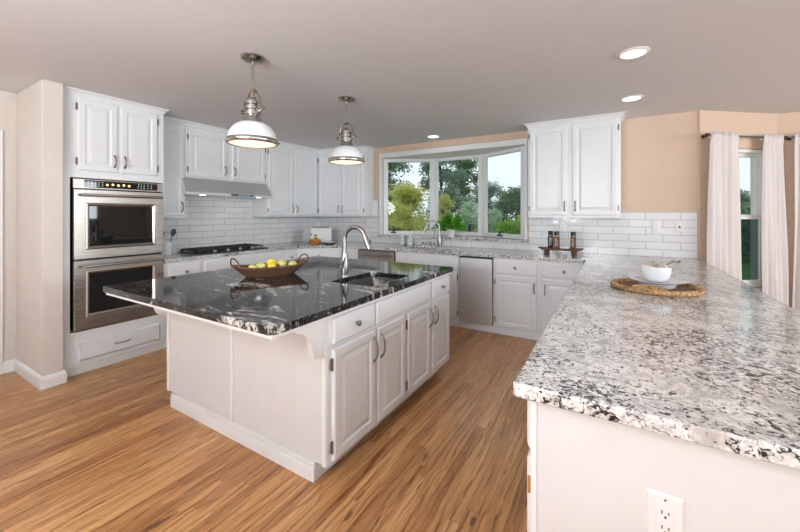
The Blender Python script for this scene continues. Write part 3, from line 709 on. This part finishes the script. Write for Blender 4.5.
# rack beside corner cabinet
rk = thing('wall_rack', 'small white rack holding folded towels left of the window', 'rack', (-3.318, 4.708, 1.335), 0)
obj('back_plate', box(B(), 0, .012, -.155, 0, 0, .26, .003), 'trim_white', rk); obj('shelf', box(B(), .0125, .09, -.155, 0, 0, .012, .003), 'trim_white', rk)
obj('end_panel', box(B(), .078, .09, -.155, 0, .0125, .25, .003), 'trim_white', rk)
for k, dx in enumerate((.029, .061)):
    t = thing('folded_towel', ('folded white towel in the rack beside the corner cabinet', 'folded white towel in the rack nearest the window')[k], 'towel', (-3.318 + dx, 4.63, 1.348), 0, 'towels in the wall rack')
    bm = B(); box(bm, -.0145, .0145, -.065, .065, 0, .235, .012, 4); obj('towel_roll', bm, 'paper', t, True)

# ------------------------------------------------------------------ faucets
def faucet(name, label, loc, rz, h, reach, r, mat):
    t = thing(name, label, 'faucet', loc, rz)
    bm = B(); lathe(bm, [(0, 0), (.032, 0), (.032, .006), (.027, .012), (.031, .05), (.030, .10), (.024, .14), (r + .003, .165), (r + .003, .17), (0, .17)], 20); obj('base', bm, mat, t, True)
    R = reach / 2; top = h - R
    pts = [(0, 0, .15), (0, 0, top * .6), (0, 0, top)] + arc((R, 0, top), R, PI, PI * .10, 16)[1:]
    bm = B(); tube(bm, pts, r, 12); obj('spout', bm, mat, t, True)
    e = Vector(pts[-1]); d = (e - Vector(pts[-2])).normalized()
    bm = B(); tube(bm, [e - d * .002, e + d * .02, e + d * .08, e + d * .10], [r + .001, r + .003, r + .006, r + .005], 14); sh = obj('spray_head', bm, mat, t, True)
    bm = B(); q = e + d * .055 + Vector((r + .007, 0, .004)); box(bm, q.x - .002, q.x + .004, -.006, .006, q.z - .022, q.z + .022, .002); obj('spray_button', bm, 'black_plastic', sh, label='black spray button')
    bm = B(); tube(bm, [(0, -.022, .075), (0, -.045, .078)], .015, 12); tube(bm, [(.0, -.038, .08), (.03, -.055, .12), (.045, -.06, .15)], [.007, .006, .005], 8); obj('lever', bm, mat, t, True)
    return t
faucet('island_faucet', 'brushed nickel gooseneck faucet on the black island', (-1.71, 2.05, .9145), .12, .365, .175, .0165, 'nickel_brushed')
faucet('sink_faucet', 'brushed nickel gooseneck faucet below the bow window', (-2.10, 4.575, .9145), PI + .35, .36, .18, .0135, 'nickel_brushed')
# sink deck fittings
for k, (px, py, nm, lb) in enumerate(((-2.36, 4.575, 'air_gap', 'short nickel cap leftmost of the fittings behind the sink'), (-2.30, 4.575, 'soap_dispenser', 'nickel soap dispenser second from left behind the sink'), (-2.24, 4.58, 'filter_tap', 'small nickel tap second from right behind the sink'), (-2.18, 4.58, 'side_spray', 'nickel side spray nearest the tall faucet'))):
    t = thing(nm, lb, 'sink fitting', (px, py, .9145), 0, 'fittings behind the sink')
    bm = B(); lathe(bm, [(0, 0), (.02, 0), (.02, .006), (.012, .012), (.012, .045), (.015, .05), (.013, .062), (0, .064)], 14); obj('fitting_body', bm, 'nickel', t, True)
    if nm in ('soap_dispenser', 'filter_tap'):
        bm = B(); tube(bm, [(0, 0, .058), (0, -.02, .066), (0, -.045, .06)], .005, 8); obj('nozzle', bm, 'nickel', t, True)
for k, px in enumerate((-2.72, -2.59)):
    t = thing('glass_jar', ('clear glass jar with lid, left of the two by the sink', 'clear glass jar with lid, right of the two by the sink')[k], 'jar', (px, 4.60, .9145), 0, 'glass jars by the sink')
    bm = B(); lathe(bm, [(0, 0), (.042, 0), (.046, .004), (.046, .105), (.036, .118), (.036, .12), (.032, .12), (.032, .115), (.042, .102), (.042, .006), (0, .006)], 20); obj('jar_body', bm, 'clear_jar', t, True)
    bm = B(); lathe(bm, [(0, .121), (.031, .121), (.031, .135), (0, .138)], 16); lathe(bm, [(0, .138), (.008, .138), (.006, .165), (0, .166)], 10); obj('lid', bm, 'nickel', t, True)

# ------------------------------------------------------------------ leaves and plants
def leaves(n, centers, size, rng, flat=.6, aspect=.45):
    """rhombic leaves scattered inside ellipsoids (cx, cy, cz, rx, ry, rz); returns verts, faces"""
    C = np.array(centers); vol = C[:, 3] * C[:, 4] * C[:, 5]; idx = rng.choice(len(C), n, p=vol / vol.sum())
    d = rng.normal(size=(n, 3)); d /= np.linalg.norm(d, axis=1)[:, None]; rad = rng.random(n) ** .45 * np.clip(1 + .28 * rng.normal(size=n), .3, 1.7)
    p = C[idx, :3] + d * rad[:, None] * C[idx, 3:]
    a = rng.normal(size=(n, 3)); a[:, 2] *= flat; a /= np.linalg.norm(a, axis=1)[:, None]
    b = np.cross(a, rng.normal(size=(n, 3))); b /= np.linalg.norm(b, axis=1)[:, None]
    s = size * (.6 + .8 * rng.random(n))[:, None]
    V = np.stack([p - a * s, p + b * s * aspect, p + a * s, p - b * s * aspect], 1).reshape(-1, 3)
    F = np.arange(4 * n).reshape(-1, 4); return V, F
def leafmesh(name, V, F, mat, parent):
    me = bpy.data.meshes.new(name); me.from_pydata(V.tolist(), [], F.tolist()); me.materials.append(M[mat]); return link(name, me, parent)
GZ = -.35
def tree(name, label, x, y, h, rad, mat, seed, n=5000, trunk=.3, bark='bark', size=.11, blobs=26, group='trees and shrubs outside the kitchen', low=None, col=1.0, branches=5):
    rng = np.random.default_rng(seed); t = thing(name, label, 'tree' if trunk > .2 else 'shrub', (x, y, GZ), 0, group)
    z0 = h * trunk if low is None else low; cs = []
    for k in range(blobs):
        q = rng.random(); z = z0 + (h - z0) * (k + .5) / blobs; env = math.sin(PI * min(1, .18 + .8 * (z - z0) / (h - z0))) ** .6
        a = rng.random() * 2 * PI; rr = rad * env * math.sqrt(rng.random()) * .85; s = rad * (.26 + .22 * rng.random())
        cs.append((rr * math.cos(a), rr * math.sin(a), min(z, h - s * .7), s, s, s * .75))
    V, F = leaves(n, cs, size, rng); leafmesh('crown', V, F, mat, t)
    bm = B(); r0 = .03 + h * .014
    tube(bm, [(0, 0, -.05), (rng.normal() * .05, rng.normal() * .05, h * .4), (rng.normal() * .12, rng.normal() * .12, h * .88)], [r0, r0 * .7, r0 * .2], 8)
    for k in range(branches):
        c = cs[int(rng.integers(len(cs)))]; zb = max(.1, min(h * .6, c[2] * .6)); tube(bm, [(0, 0, zb), (c[0] * .5, c[1] * .5, (zb + c[2]) / 2 + .1), c[:3]], [r0 * .4, r0 * .25, r0 * .08], 6)
    obj('trunk', bm, bark, t, True); return t
structure('ground', box(B(), -60, 60, 5.6, 90, GZ - .3, GZ), 'lawn', 'green lawn outside')
# seen through the bow window (left to right)
TREES = [
 ('broadleaf_tree', 'dark tall tree behind the yellow shrub in the left pane', -8.5, 13.1, 4.6, 1.3, 'leaf_dark', 9000, .25, .07, 26, None),
 ('yellow_shrub', 'large yellow-green shrub filling the left pane', -5.6, 9.6, 2.65, .80, 'leaf_yellow', 15000, .1, .042, 40, .2),
 ('yellow_shrub', 'smaller yellow-green shrub at the left edge of the middle pane', -4.85, 10.9, 2.35, .45, 'leaf_yellow', 6000, .1, .042, 26, .3),
 ('dark_shrub', 'dark narrow shrub low in front of the yellow shrub', -5.2, 8.3, 1.35, .42, 'leaf_dark', 4000, .1, .045, 20, .1),
 ('eucalyptus_tree', 'tall airy tree with bare trunk in the left half of the middle pane', -6.6, 14.7, 5.3, 1.0, 'leaf_blue', 6000, .34, .075, 24, None),
 ('eucalyptus_tree', 'tall airy tree with bare trunk in the right half of the middle pane', -7.35, 18.7, 6.4, 1.15, 'leaf_dark', 6500, .32, .08, 26, None),
 ('sage_shrub', 'pale sage shrub at the bottom of the middle pane', -3.78, 10.4, 2.1, .55, 'leaf_sage', 8000, .1, .036, 26, .1),
 ('broadleaf_tree', 'grey-green tree in the left of the right pane', -6.7, 21.8, 3.7, 1.4, 'leaf_blue', 8000, .12, .075, 26, .2),
 ('broadleaf_tree', 'dark bushy tree in the right of the right pane', -4.0, 17.6, 2.95, 1.2, 'leaf_dark', 8000, .12, .075, 26, .2),
 ('sage_shrub', 'pale sage shrub at the bottom left of the right pane', -3.75, 12.6, 1.9, .55, 'leaf_sage', 6000, .1, .042, 22, .1),
 ('green_shrub', 'fresh green low shrub at the bottom of the right pane', -2.4, 10.1, 1.55, .72, 'leaf_green', 9000, .1, .036, 26, .05),
 ('yellow_shrub', 'small yellow-green sapling at the right edge of the right pane', -2.5, 12.2, 2.05, .3, 'leaf_yellow', 1600, .3, .042, 12, None),
 ('broadleaf_tree', 'distant grey-green tree behind the yellow shrub', -13.6, 20.4, 4.1, 2.2, 'leaf_blue', 8000, .15, .10, 26, .2),
 ('broadleaf_tree', 'distant tree between the two airy trees', -10.4, 24.3, 3.6, 2.0, 'leaf_blue', 8000, .15, .10, 26, .2),
 ('broadleaf_tree', 'distant tree behind the right pane shrubs', -5.5, 35.0, 3.9, 2.6, 'leaf_blue', 8000, .15, .12, 26, .2),
 ('hedge_tree', 'feathery taller tree at the left of the bay window', 3.75, 17.6, 2.75, .75, 'leaf_blue', 3500, .15, .07, 20, .1),
 ('hedge_tree', 'dark hedge tree in the middle of the bay window', 4.75, 19.9, 2.35, 1.1, 'leaf_dark', 7000, .1, .075, 22, .05),
 ('hedge_tree', 'low dark hedge tree at the right of the bay window', 5.6, 17.6, 2.1, .8, 'leaf_dark', 6000, .1, .07, 20, .05),
 ('hedge_tree', 'far dark hedge tree behind the others in the bay window', 4.0, 22.6, 2.3, 1.4, 'leaf_dark', 6000, .1, .09, 20, .05)]
for k, (nm, lb, px, py, hh, rr, mt, nn, tk, sz, bl, lw) in enumerate(TREES):
    tree(nm, lb, px, py, hh, rr, mt, 60 + k, nn, tk, 'bark', sz, bl, low=lw, branches=10 if 'eucal' in nm else 5)
br = thing('bare_branch', 'pale bare curved branch outside the left pane', 'branch', (-3.55, 6.6, GZ))
bm = B(); tube(bm, [(0.42, 0, 0), (.40, 0, 1.1), (.30, 0, 1.42), (.12, .02, 1.68), (-.12, .05, 1.88)], [.022, .016, .013, .010, .006], 8); obj('stem', bm, 'bark_pale', br, True)
# potted plant on sill
pp = thing('potted_plant', 'bushy green plant in a white pot on the granite sill', 'plant', (-2.03, 4.83, 1.0415))
bm = B(); lathe(bm, [(0, 0), (.045, 0), (.06, .10), (.063, .105), (.055, .105), (.05, .085), (0, .085)], 20); obj('pot', bm, 'pot_white', pp, True)
rng = np.random.default_rng(50); cs = [(0, 0, .2, .11, .10, .08), (-.12, -.02, .17, .08, .07, .06), (.13, 0, .16, .09, .07, .05), (-.04, -.03, .27, .08, .07, .06), (.07, .02, .24, .08, .07, .06), (.2, -.01, .13, .05, .05, .03)]
V, F = leaves(420, cs, .036, rng, aspect=.6); leafmesh('foliage', V, F, 'leaf_house', pp)
bm = B()
for c in cs: tube(bm, [(0, 0, .085), (c[0] * .5, c[1] * .5, .16), c[:3]], .003, 5)
obj('stems', bm, 'leaf_house', pp)
vs = thing('bud_vase', 'small clear vase with a yellow-green sprig left of the sill plant', 'vase', (-2.27, 4.80, 1.0415))
bm = B(); lathe(bm, [(0, 0), (.028, 0), (.03, .03), (.014, .07), (.016, .085), (.012, .085), (.011, .07), (.026, .03), (.024, .004), (0, .004)], 16); obj('vase_body', bm, 'clear_jar', vs, True)
V, F = leaves(26, [(-.01, 0, .12, .04, .03, .035), (.03, -.01, .17, .03, .03, .02)], .022, np.random.default_rng(5), aspect=.6); leafmesh('sprig_leaves', V, F, 'leaf_green', vs)
bm = B(); tube(bm, [(0, 0, .02), (0, 0, .09), (-.01, 0, .12)], .002, 5); tube(bm, [(0, 0, .03), (.01, 0, .1), (.03, -.01, .17)], .002, 5); obj('sprig_stem', bm, 'leaf_green', vs)

# ------------------------------------------------------------------ fruit basket on island
fb = thing('fruit_basket', 'long boat-shaped reddish wicker basket with two hoop handles', 'basket', (-2.225, 1.805, .9145), math.radians(64))
HL, HWd = .278, .115
def hull(t, a, inset=0):                     # t: 0 bottom .. 1 rim ; a: angle around
    L = (.175 + (HL - .175) * t) - inset; Wd = (.06 + (HWd - .06) * t) - inset
    ca, sa = math.cos(a), math.sin(a); ex = abs(ca) ** .9 * (1 if ca >= 0 else -1)
    z = .064 * t + .022 * t * abs(ca) ** 3
    return (L * ex, Wd * sa, z + (.004 if inset else 0))
bm = B(); NA, NT = 56, 8
outer = [[bm.verts.new(hull(j / NT, 2 * PI * i / NA)) for i in range(NA)] for j in range(NT + 1)]
inner = [[bm.verts.new(hull(j / NT, 2 * PI * i / NA, .008)) for i in range(NA)] for j in range(NT + 1)]
for R_ in (outer, inner):
    for a, b in zip(R_, R_[1:]):
        for i in range(NA): bm.faces.new((a[i], a[(i + 1) % NA], b[(i + 1) % NA], b[i]))
    bm.faces.new(R_[0])
for i in range(NA): bm.faces.new((outer[-1][i], outer[-1][(i + 1) % NA], inner[-1][(i + 1) % NA], inner[-1][i]))
obj('woven_body', bm, 'wicker_red', fb, True)
bm = B()
for ph in (0, PI):
    tube(bm, [tuple(c + d for c, d in zip(hull(1, 2 * PI * i / 90, .004), (0, .0035 * math.cos(i * 1.1 + ph), .0035 * math.sin(i * 1.1 + ph)))) for i in range(90)], .0055, 6, True)
obj('braided_rim', bm, 'wicker_red', fb, True)
for s in (-1, 1):
    bm = B(); c0 = s * (HL - .035)
    pts = [(c0 + s * (.02 * math.sin(PI * i / 16)) + .02 * math.cos(PI * i / 16), -.062 * math.cos(PI * i / 16), .076 + .066 * math.sin(PI * i / 16)) for i in range(17)]
    tube(bm, pts, .0055, 8); obj('handle', bm, 'wicker_red', fb, True)
FR = [(-.135, -.02, 'fruit_lime', 'pale yellow-green lemon at the left end of the basket'), (-.07, .01, 'fruit_green', 'green lime second from left in the basket'), (.0, -.035, 'fruit_yellow', 'yellow lemon at the front middle of the basket'), (.015, .045, 'fruit_yellow', 'brightest yellow lemon at the back middle of the basket'), (.085, 0, 'fruit_lime', 'large yellow-green lemon right of middle in the basket'), (.165, .005, 'fruit_green', 'pale green lime at the right end of the basket')]
R60 = Matrix.Rotation(math.radians(64), 3, 'Z')
for k, (fx_, fy_, mt, lb) in enumerate(FR):
    p = R60 @ Vector((fx_, fy_, 0)); zz = (.058, .066, .070, .086, .078, .062)[k]
    o = thing('lime' if mt == 'fruit_green' else 'lemon', lb, 'lime' if mt == 'fruit_green' else 'lemon', (-2.225 + p.x, 1.805 + p.y, .9145 + zz), k * 1.3, 'citrus fruit in the basket')
    bm = B(); lathe(bm, [(0, -.046), (.006, -.044), (.016, -.036), (.028, -.022), (.034, 0), (.03, .02), (.018, .035), (.007, .041), (.005, .045), (0, .046)], 18, axis='x'); obj('peel', bm, mt, o, True)
    bm = B(); lathe(bm, [(0, .0455), (.003, .0455), (.0025, .049), (0, .049)], 8, axis='x'); obj('stem_end', bm, 'sprig', o)

# ------------------------------------------------------------------ tray with plate and bowl on peninsula
TX, TY, TZ = .222, 2.69, .9145
ty = thing('wicker_tray', 'round natural wicker tray on the granite peninsula', 'tray', (TX, TY, TZ), math.radians(31))
bm = B(); lathe(bm, [(0, .002), (.205, .002), (.21, .004), (.21, .012), (0, .010)], 48); obj('woven_base', bm, 'wicker_dark', ty, True)
bm = B()
for j in range(7):
    ph = 2 * PI * j / 7; rr = .013 if j < 6 else .010
    pts = []
    for i in range(120):
        a = 2 * PI * i / 120; w = a * 13 + ph
        dip = 0
        r_ = 0.222 + .011 * math.cos(w); z_ = .016 + .009 * math.sin(w) + .018 * abs(math.sin(a)) ** 0 * 0
        pts.append((r_ * math.cos(a), r_ * .97 * math.sin(a), z_))
    tube(bm, pts, .0068, 6, True)
obj('braided_rim', bm, 'wicker_straw', ty, True)
for s in (-1, 1):
    bm = B(); a0 = -PI / 2 - .75 if s < 0 else PI / 2 - .75
    pts = [((.222 - .006 * math.sin(PI * i / 14)) * math.cos(a0 + .75 * (i / 14 - .5)), (.222 - .02 * math.sin(PI * i / 14)) * math.sin(a0 + .75 * (i / 14 - .5)), .026 + .010 * math.sin(PI * i / 14)) for i in range(15)]
    for q in (0, 1): tube(bm, [(p[0], p[1], p[2] + .012 * q) for p in pts], .007, 6)
    obj('handle', bm, 'wicker_straw', ty, True)
pl = thing('plate', 'pale grey plate lying on the wicker tray', 'plate', (TX + .012, TY + .015, TZ + .034))
bm = B(); lathe(bm, [(0, -.0215), (.085, -.0215), (.095, -.01), (.10, .006), (.145, .020), (.148, .024), (.143, .025), (.10, .018), (.09, .012), (0, .011)], 48); obj('plate_body', bm, 'plate_grey', pl, True)
bo = thing('bowl', 'white deep bowl standing on the grey plate', 'bowl', (TX + .008, TY + .03, TZ + .046))
bm = B(); prof = [(r * .82, z * .95) for r, z in [(0, .0), (.055, .0), (.062, .004), (.085, .026), (.095, .06), (.096, .095), (.093, .097), (.089, .094), (.088, .062), (.078, .03), (.055, .01), (0, .008)]]
lathe(bm, prof, 40)
for v in bm.verts:                                      # pulled-up pouring lip on the left
    if v.co.z > .06:
        a = math.atan2(v.co.y, v.co.x) - math.radians(31 + 180); a = (a + PI) % (2 * PI) - PI; k = math.exp(-(a / .5) ** 2) * (v.co.z - .06) / .04
        v.co.z += .014 * k; v.co.x += .012 * k * math.cos(math.radians(211)); v.co.y += .012 * k * math.sin(math.radians(211))
obj('bowl_body', bm, 'ceramic', bo, True)
for k, (gx, gy, gr, lb) in enumerate(((-.035, -.01, .03, 'pale dried pod at the left in the white bowl'), (.028, -.02, .031, 'pale dried pod in the middle of the white bowl'), (.04, .035, .026, 'pale dried pod at the back of the white bowl'), (-.01, .04, .028, 'pale dried pod behind the left one in the white bowl'))):
    t = thing('dried_pod', lb, 'dried pod', (TX + .008 + gx, TY + .03 + gy, TZ + .126 + .005 * (k % 2)), k, 'dried pods in the bowl')
    bm = B(); bmesh.ops.create_uvsphere(bm, u_segments=20, v_segments=12, radius=gr)
    for v in bm.verts:
        a = math.atan2(v.co.y, v.co.x); s = 1 + .09 * math.cos(6 * a); v.co.x *= s; v.co.y *= s; v.co.z *= .85
        if v.co.z > gr * .7: v.co.z += (v.co.z - gr * .7) * 1.2
    obj('pod_shell', bm, 'garlic', t, True)
    bm = B(); tube(bm, [(0, 0, gr * .9), (.002, 0, gr * 1.25)], [.004, .002], 6); obj('stalk', bm, 'sprig', t)
sg = thing('dried_sprig', 'dark dried sprig sticking out of the white bowl to the right', 'sprig', (TX + .065, TY + .03, TZ + .152), math.radians(20))
bm = B(); tube(bm, [(-.03, 0, -.01), (.02, 0, .01), (.075, 0, .02)], .003, 6)
for k in range(5): tube(bm, [(.015 + k * .013, 0, .01), (.022 + k * .013, .012 * (-1) ** k, .026)], .002, 5)
obj('stem', bm, 'sprig', sg)
V, F = leaves(18, [(.04, 0, .018, .045, .015, .014)], .012, np.random.default_rng(8)); leafmesh('dry_leaves', V, F, 'garlic', sg)

# ------------------------------------------------------------------ spice riser
SX, SY = -.505, 4.33
sr = thing('wooden_riser', 'dark wooden riser on the counter under the right wall cabinet', 'riser', (SX, SY, .9145))
bm = B(); box(bm, -.195, .195, -.075, .075, .056, .082, .008); obj('board', bm, 'wood_dark', sr)
for s in (-1, 1):
    for yy in (-.045, .045):
        bm = B(); lathe(bm, [(0, 0), (.022, 0), (.026, .012), (.02, .025), (.028, .045), (.028, .056), (0, .056)], 12, (s * .14, yy, 0)); obj('leg', bm, 'wood_dark', sr, True)
    bm = B(); tube(bm, [(s * 0.193, -.05, .074), (s * 0.222, -.045, .078), (s * 0.228, 0, .08), (s * 0.222, .045, .078), (s * 0.193, .05, .074)], .007, 8); obj('handle', bm, 'dark_metal', sr, True, label='dark iron handle')
def spice(dx, dy, label, fill, h=.185):
    t = thing('spice_bottle', label, 'spice bottle', (SX + dx, SY + dy, .9145 + .0825), 0, 'spice bottles on the riser')
    bm = B(); box(bm, -.028, .028, -.028, .028, 0, .132, .007, 2); obj('bottle_body', bm, fill, t, True)
    bm = B(); lathe(bm, [(0, .132), (.021, .132), (.021, .138), (0, .138)], 18); obj('neck', bm, 'nickel', t, True)
    bm = B(); lathe(bm, [(0, .1385), (.027, .1385), (.028, .142), (.028, .176), (.024, h), (0, h)], 18); obj('cap', bm, 'black_plastic', t, True, label='black cap')
    bm = B(); rg = random.Random(int(dx * 1000))
    for k in range(9): zz = .02 + k * .01; w = rg.uniform(.002, .006); box(bm, -.006 - w, -.006 + w, -.0286, -.0281, zz, zz + .006)
    for k in range(6): zz = .03 + k * .01; w = rg.uniform(.001, .003); box(bm, .009 - w, .009 + w, -.0286, -.0281, zz, zz + .005)
    obj('lettering', bm, 'paper', t, label='white vertical lettering')
spice(-.105, .03, 'leftmost dark spice bottle on the wooden riser, partly hidden', 'black_enamel'); spice(-.035, -.025, 'brown spice bottle second from left on the wooden riser', 'spice_brown'); spice(.13, -.0, 'brown spice bottle standing alone at the right on the riser', 'spice_brown')
cd = thing('recipe_card', 'small cream card lying on the riser between the spice bottles', 'card', (SX + .045, SY - .03, .9145 + .0825), .1)
obj('card_sheet', box(B(), -.04, .045, -.035, .02, 0, .012, .002, 1), 'paper', cd)

# ------------------------------------------------------------------ pendants and recessed lights
def pendant(label, x, y):
    t = thing('pendant_light', label, 'pendant light', (x, y, CEIL), 0, 'pendant lights over the island')
    def L(name, prof, mat, n=28, par=t, **kw):
        bm = B(); lathe(bm, [(r, z - CEIL) for r, z in prof], n); return obj(name, bm, mat, par, True, **kw)
    L('canopy', [(0, 2.438), (.078, 2.438), (.08, 2.428), (.062, 2.412), (.05, 2.408), (.02, 2.40), (0, 2.40)], 'nickel')
    L('rod', [(0, 2.41), (.0095, 2.41), (.0095, 2.20), (0, 2.20)], 'nickel', 12)
    so = L('socket_housing', [(r * 1.22, z) for r, z in [(0, 2.235), (.014, 2.232), (.018, 2.222), (.014, 2.212), (.008, 2.205), (.008, 2.185), (.02, 2.18), (.028, 2.165), (.032, 2.15), (.045, 2.145), (.045, 2.128), (.036, 2.125), (.036, 2.113), (.046, 2.11), (.046, 2.095), (.036, 2.092), (.036, 2.08), (.046, 2.077), (.046, 2.06), (.038, 2.055), (.046, 2.035), (.052, 2.004), (0, 2.0)]], 'nickel')
    for s in (-1, 1):
        bm = B(); tube(bm, [(s * .014, 0, -.212), (s * .035, 0, -.228), (s * .066, 0, -.262), (s * .074, 0, -.30), (s * .072, 0, -.35)], .009, 8); box(bm, s * .063, s * .083, -.012, .012, -.368, -.300, .003)
        tube(bm, [(s * .05, 0, -.345), (s * .096, 0, -.345)], .007, 8); lathe(bm, [(0, -.005), (.017, -.006), (.017, .006), (0, .005)], 12, (s * .1, 0, -.345), 'x'); obj('yoke_arm', bm, 'nickel', so, True)
    prof = [(.052, 2.008)] + [(.052 + .104 * math.sin(PI / 2 * k / 10), 1.89 + .118 * math.cos(PI / 2 * k / 10)) for k in range(1, 11)]
    prof += [(.152, 1.89)] + [(.049 + .100 * math.sin(PI / 2 * (1 - k / 10)), 1.89 + .112 * math.cos(PI / 2 * (1 - k / 10))) for k in range(1, 11)] + [(.052, 2.008)]
    sh = L('shade', prof, 'shade_white', 40)
    L('rim', [(.154, 1.895), (.163, 1.895), (.168, 1.887), (.168, 1.870), (.163, 1.863), (.152, 1.861), (.150, 1.866), (.154, 1.875), (.154, 1.895)], 'nickel', 40, sh)
    L('diffuser', [(0, 1.852), (.06, 1.854), (.12, 1.861), (.151, 1.871), (.151, 1.876), (0, 1.878)], 'lamp_warm', 40, sh, label='glowing warm diffuser')
    so.location.z = -.014; sh.location.z = -.014
    for k in range(3):
        a = 2 * PI * k / 3 + .9; bm = B(); lathe(bm, [(0, -.006), (.006, -.006), (.006, .008), (0, .01)], 8, (0, 0, 0), 'x'); o = obj('rim_screw', bm, 'nickel', sh); o.location = (.168 * math.cos(a), .168 * math.sin(a), 1.879 - CEIL); o.rotation_euler = (0, 0, a)
pendant('nearer white dome pendant lamp, left one over the island', -2.093, 1.548); pendant('farther white dome pendant lamp, right one over the island', -2.10, 2.545)
def can(label, x, y, power=26):
    t = thing('recessed_light', label, 'ceiling light', (x, y, CEIL), 0, 'recessed ceiling lights')
    bm = B(); lathe(bm, [(.070, -.0005), (.092, -.0005), (.094, -.004), (.088, -.009), (.072, -.010), (.070, -.006), (.070, -.0005)], 32); obj('trim_ring', bm, 'trim_white', t, True)
    bm = B(); lathe(bm, [(0, -.002), (.069, -.002), (.069, -.006), (.05, -.008), (0, -.009)], 32); obj('lamp', bm, 'lamp_white', t, True)
can('recessed ceiling light nearest the camera, above the peninsula', .115, 2.80); can('recessed ceiling light above the far end of the peninsula', .145, 3.88); can('recessed ceiling light above the kitchen sink', -2.11, 4.40)

# ------------------------------------------------------------------ curtains
def rod(label, p0, p1, n, ends):
    t = thing('curtain_rod', label, 'curtain rod', p0, math.atan2(p1[1] - p0[1], p1[0] - p0[0]), 'curtain rods'); L = math.dist(p0, p1)
    bm = B(); tube(bm, [(0, 0, 0), (L, 0, 0)], .009, 10); obj('pole', bm, 'pewter', t, True)
    for e in ends:
        bm = B(); s = -1 if e == 0 else 1; lathe(bm, [(0, 0), (.012, 0), (.02, .012), (.017, .03), (.008, .038), (0, .04)], 12, axis='x'); o = obj('finial', bm, 'rod_bronze', t, True); o.location = (e * L, 0, 0); o.rotation_euler = (0, 0, PI if s < 0 else 0)
    for e in ((.03, L - .03)):
        bm = B(); tube(bm, [(e, 0, 0), (e, .078, 0)], .006, 8); lathe(bm, [(0, -.0), (.018, 0), (.018, .006), (0, .006)], 12, (e, .084, 0), 'y'); obj('bracket', bm, 'rod_bronze', t, True)
OFF = .09; RZ = 2.165
q0 = PA + ND * OFF + TD * (.0); q1 = PA + ND * OFF + TD * .905
rod('dark curtain rod on the angled bay wall', (q0.x, q0.y, RZ), (q1.x, q1.y, RZ), ND, (0, 1))
rod('dark curtain rod on the wall right of the bay corner', (1.555, 5.216, RZ), (3.9, 5.216, RZ), None, (0, 1))
def curtain(label, org, tdir, ndir, top, bot, folds, seed, mid=None):
    t = thing('curtain', label, 'curtain', org, math.atan2(tdir.y, tdir.x), 'white curtains'); rng = random.Random(seed)
    NX, NZ = folds * 10, 40; ph = rng.random() * 6; am = [rng.uniform(.6, 1.3) for _ in range(folds + 2)]
    V = []; F = []; zt, zb = RZ + .028, .02
    for j in range(NZ + 1):
        v = j / NZ; z = zt + (zb - zt) * v; e = v ** .75
        for i in range(NX + 1):
            u_ = i / NX; a = top[0] + (top[1] - top[0]) * u_; b = bot[0] + (bot[1] - bot[0]) * u_
            x_ = a + (b - a) * e + .006 * math.sin(7 * v + u_ * 9 + ph)
            k = am[int(u_ * folds)]; A = (.010 + .009 * v) * k
            dep = A * math.sin(2 * PI * folds * u_ + ph + .5 * math.sin(3 * v + ph)) + .004 * math.sin(23 * u_ + 5 * v)
            pocket = math.exp(-((z - RZ) / .025) ** 2)
            dep = dep * (1 - .3 * pocket) - .026 * pocket - .012
            V.append((x_, dep, z))
    for j in range(NZ):
        for i in range(NX):
            a = j * (NX + 1) + i; F.append((a, a + 1, a + NX + 2, a + NX + 1))
    me = bpy.data.meshes.new('drape'); me.from_pydata(V, [], F); me.materials.append(M['curtain_cloth']); me.polygons.foreach_set('use_smooth', [True] * len(me.polygons))
    o = link('drape', me, t); so = o.modifiers.new('thickness', 'SOLIDIFY'); so.thickness = .003; so.offset = -1
    # rod pocket ruffle
    V2 = []; F2 = []
    for j in range(5):
        for i in range(NX + 1):
            u_ = i / NX; V2.append((top[0] + (top[1] - top[0]) * u_, .012 + .008 * math.sin(2 * PI * folds * 1.5 * u_ + j * .3), RZ - .03 + j * .015))
    for j in range(4):
        for i in range(NX):
            a = j * (NX + 1) + i; F2.append((a, a + 1, a + NX + 2, a + NX + 1))
    me = bpy.data.meshes.new('rod_pocket'); me.from_pydata(V2, [], F2); me.materials.append(M['curtain_cloth']); o = link('rod_pocket', me, t); so = o.modifiers.new('thickness', 'SOLIDIFY'); so.thickness = .003
    return t
co0 = PA + ND * OFF
curtain('white curtain at the left side of the bay window', (co0.x, co0.y, 0), TD, ND, (.012, .335), (-.03, .395), 5, 3)
curtain('white curtain between the bay window and the bay corner', (co0.x, co0.y, 0), TD, ND, (.635, .885), (.63, .955), 5, 4)
curtain('white curtain cut off by the right edge of the view', (1.5, 5.216, 0), Vector((1, 0, 0)), None, (.10, .42), (.075, .42), 5, 6)
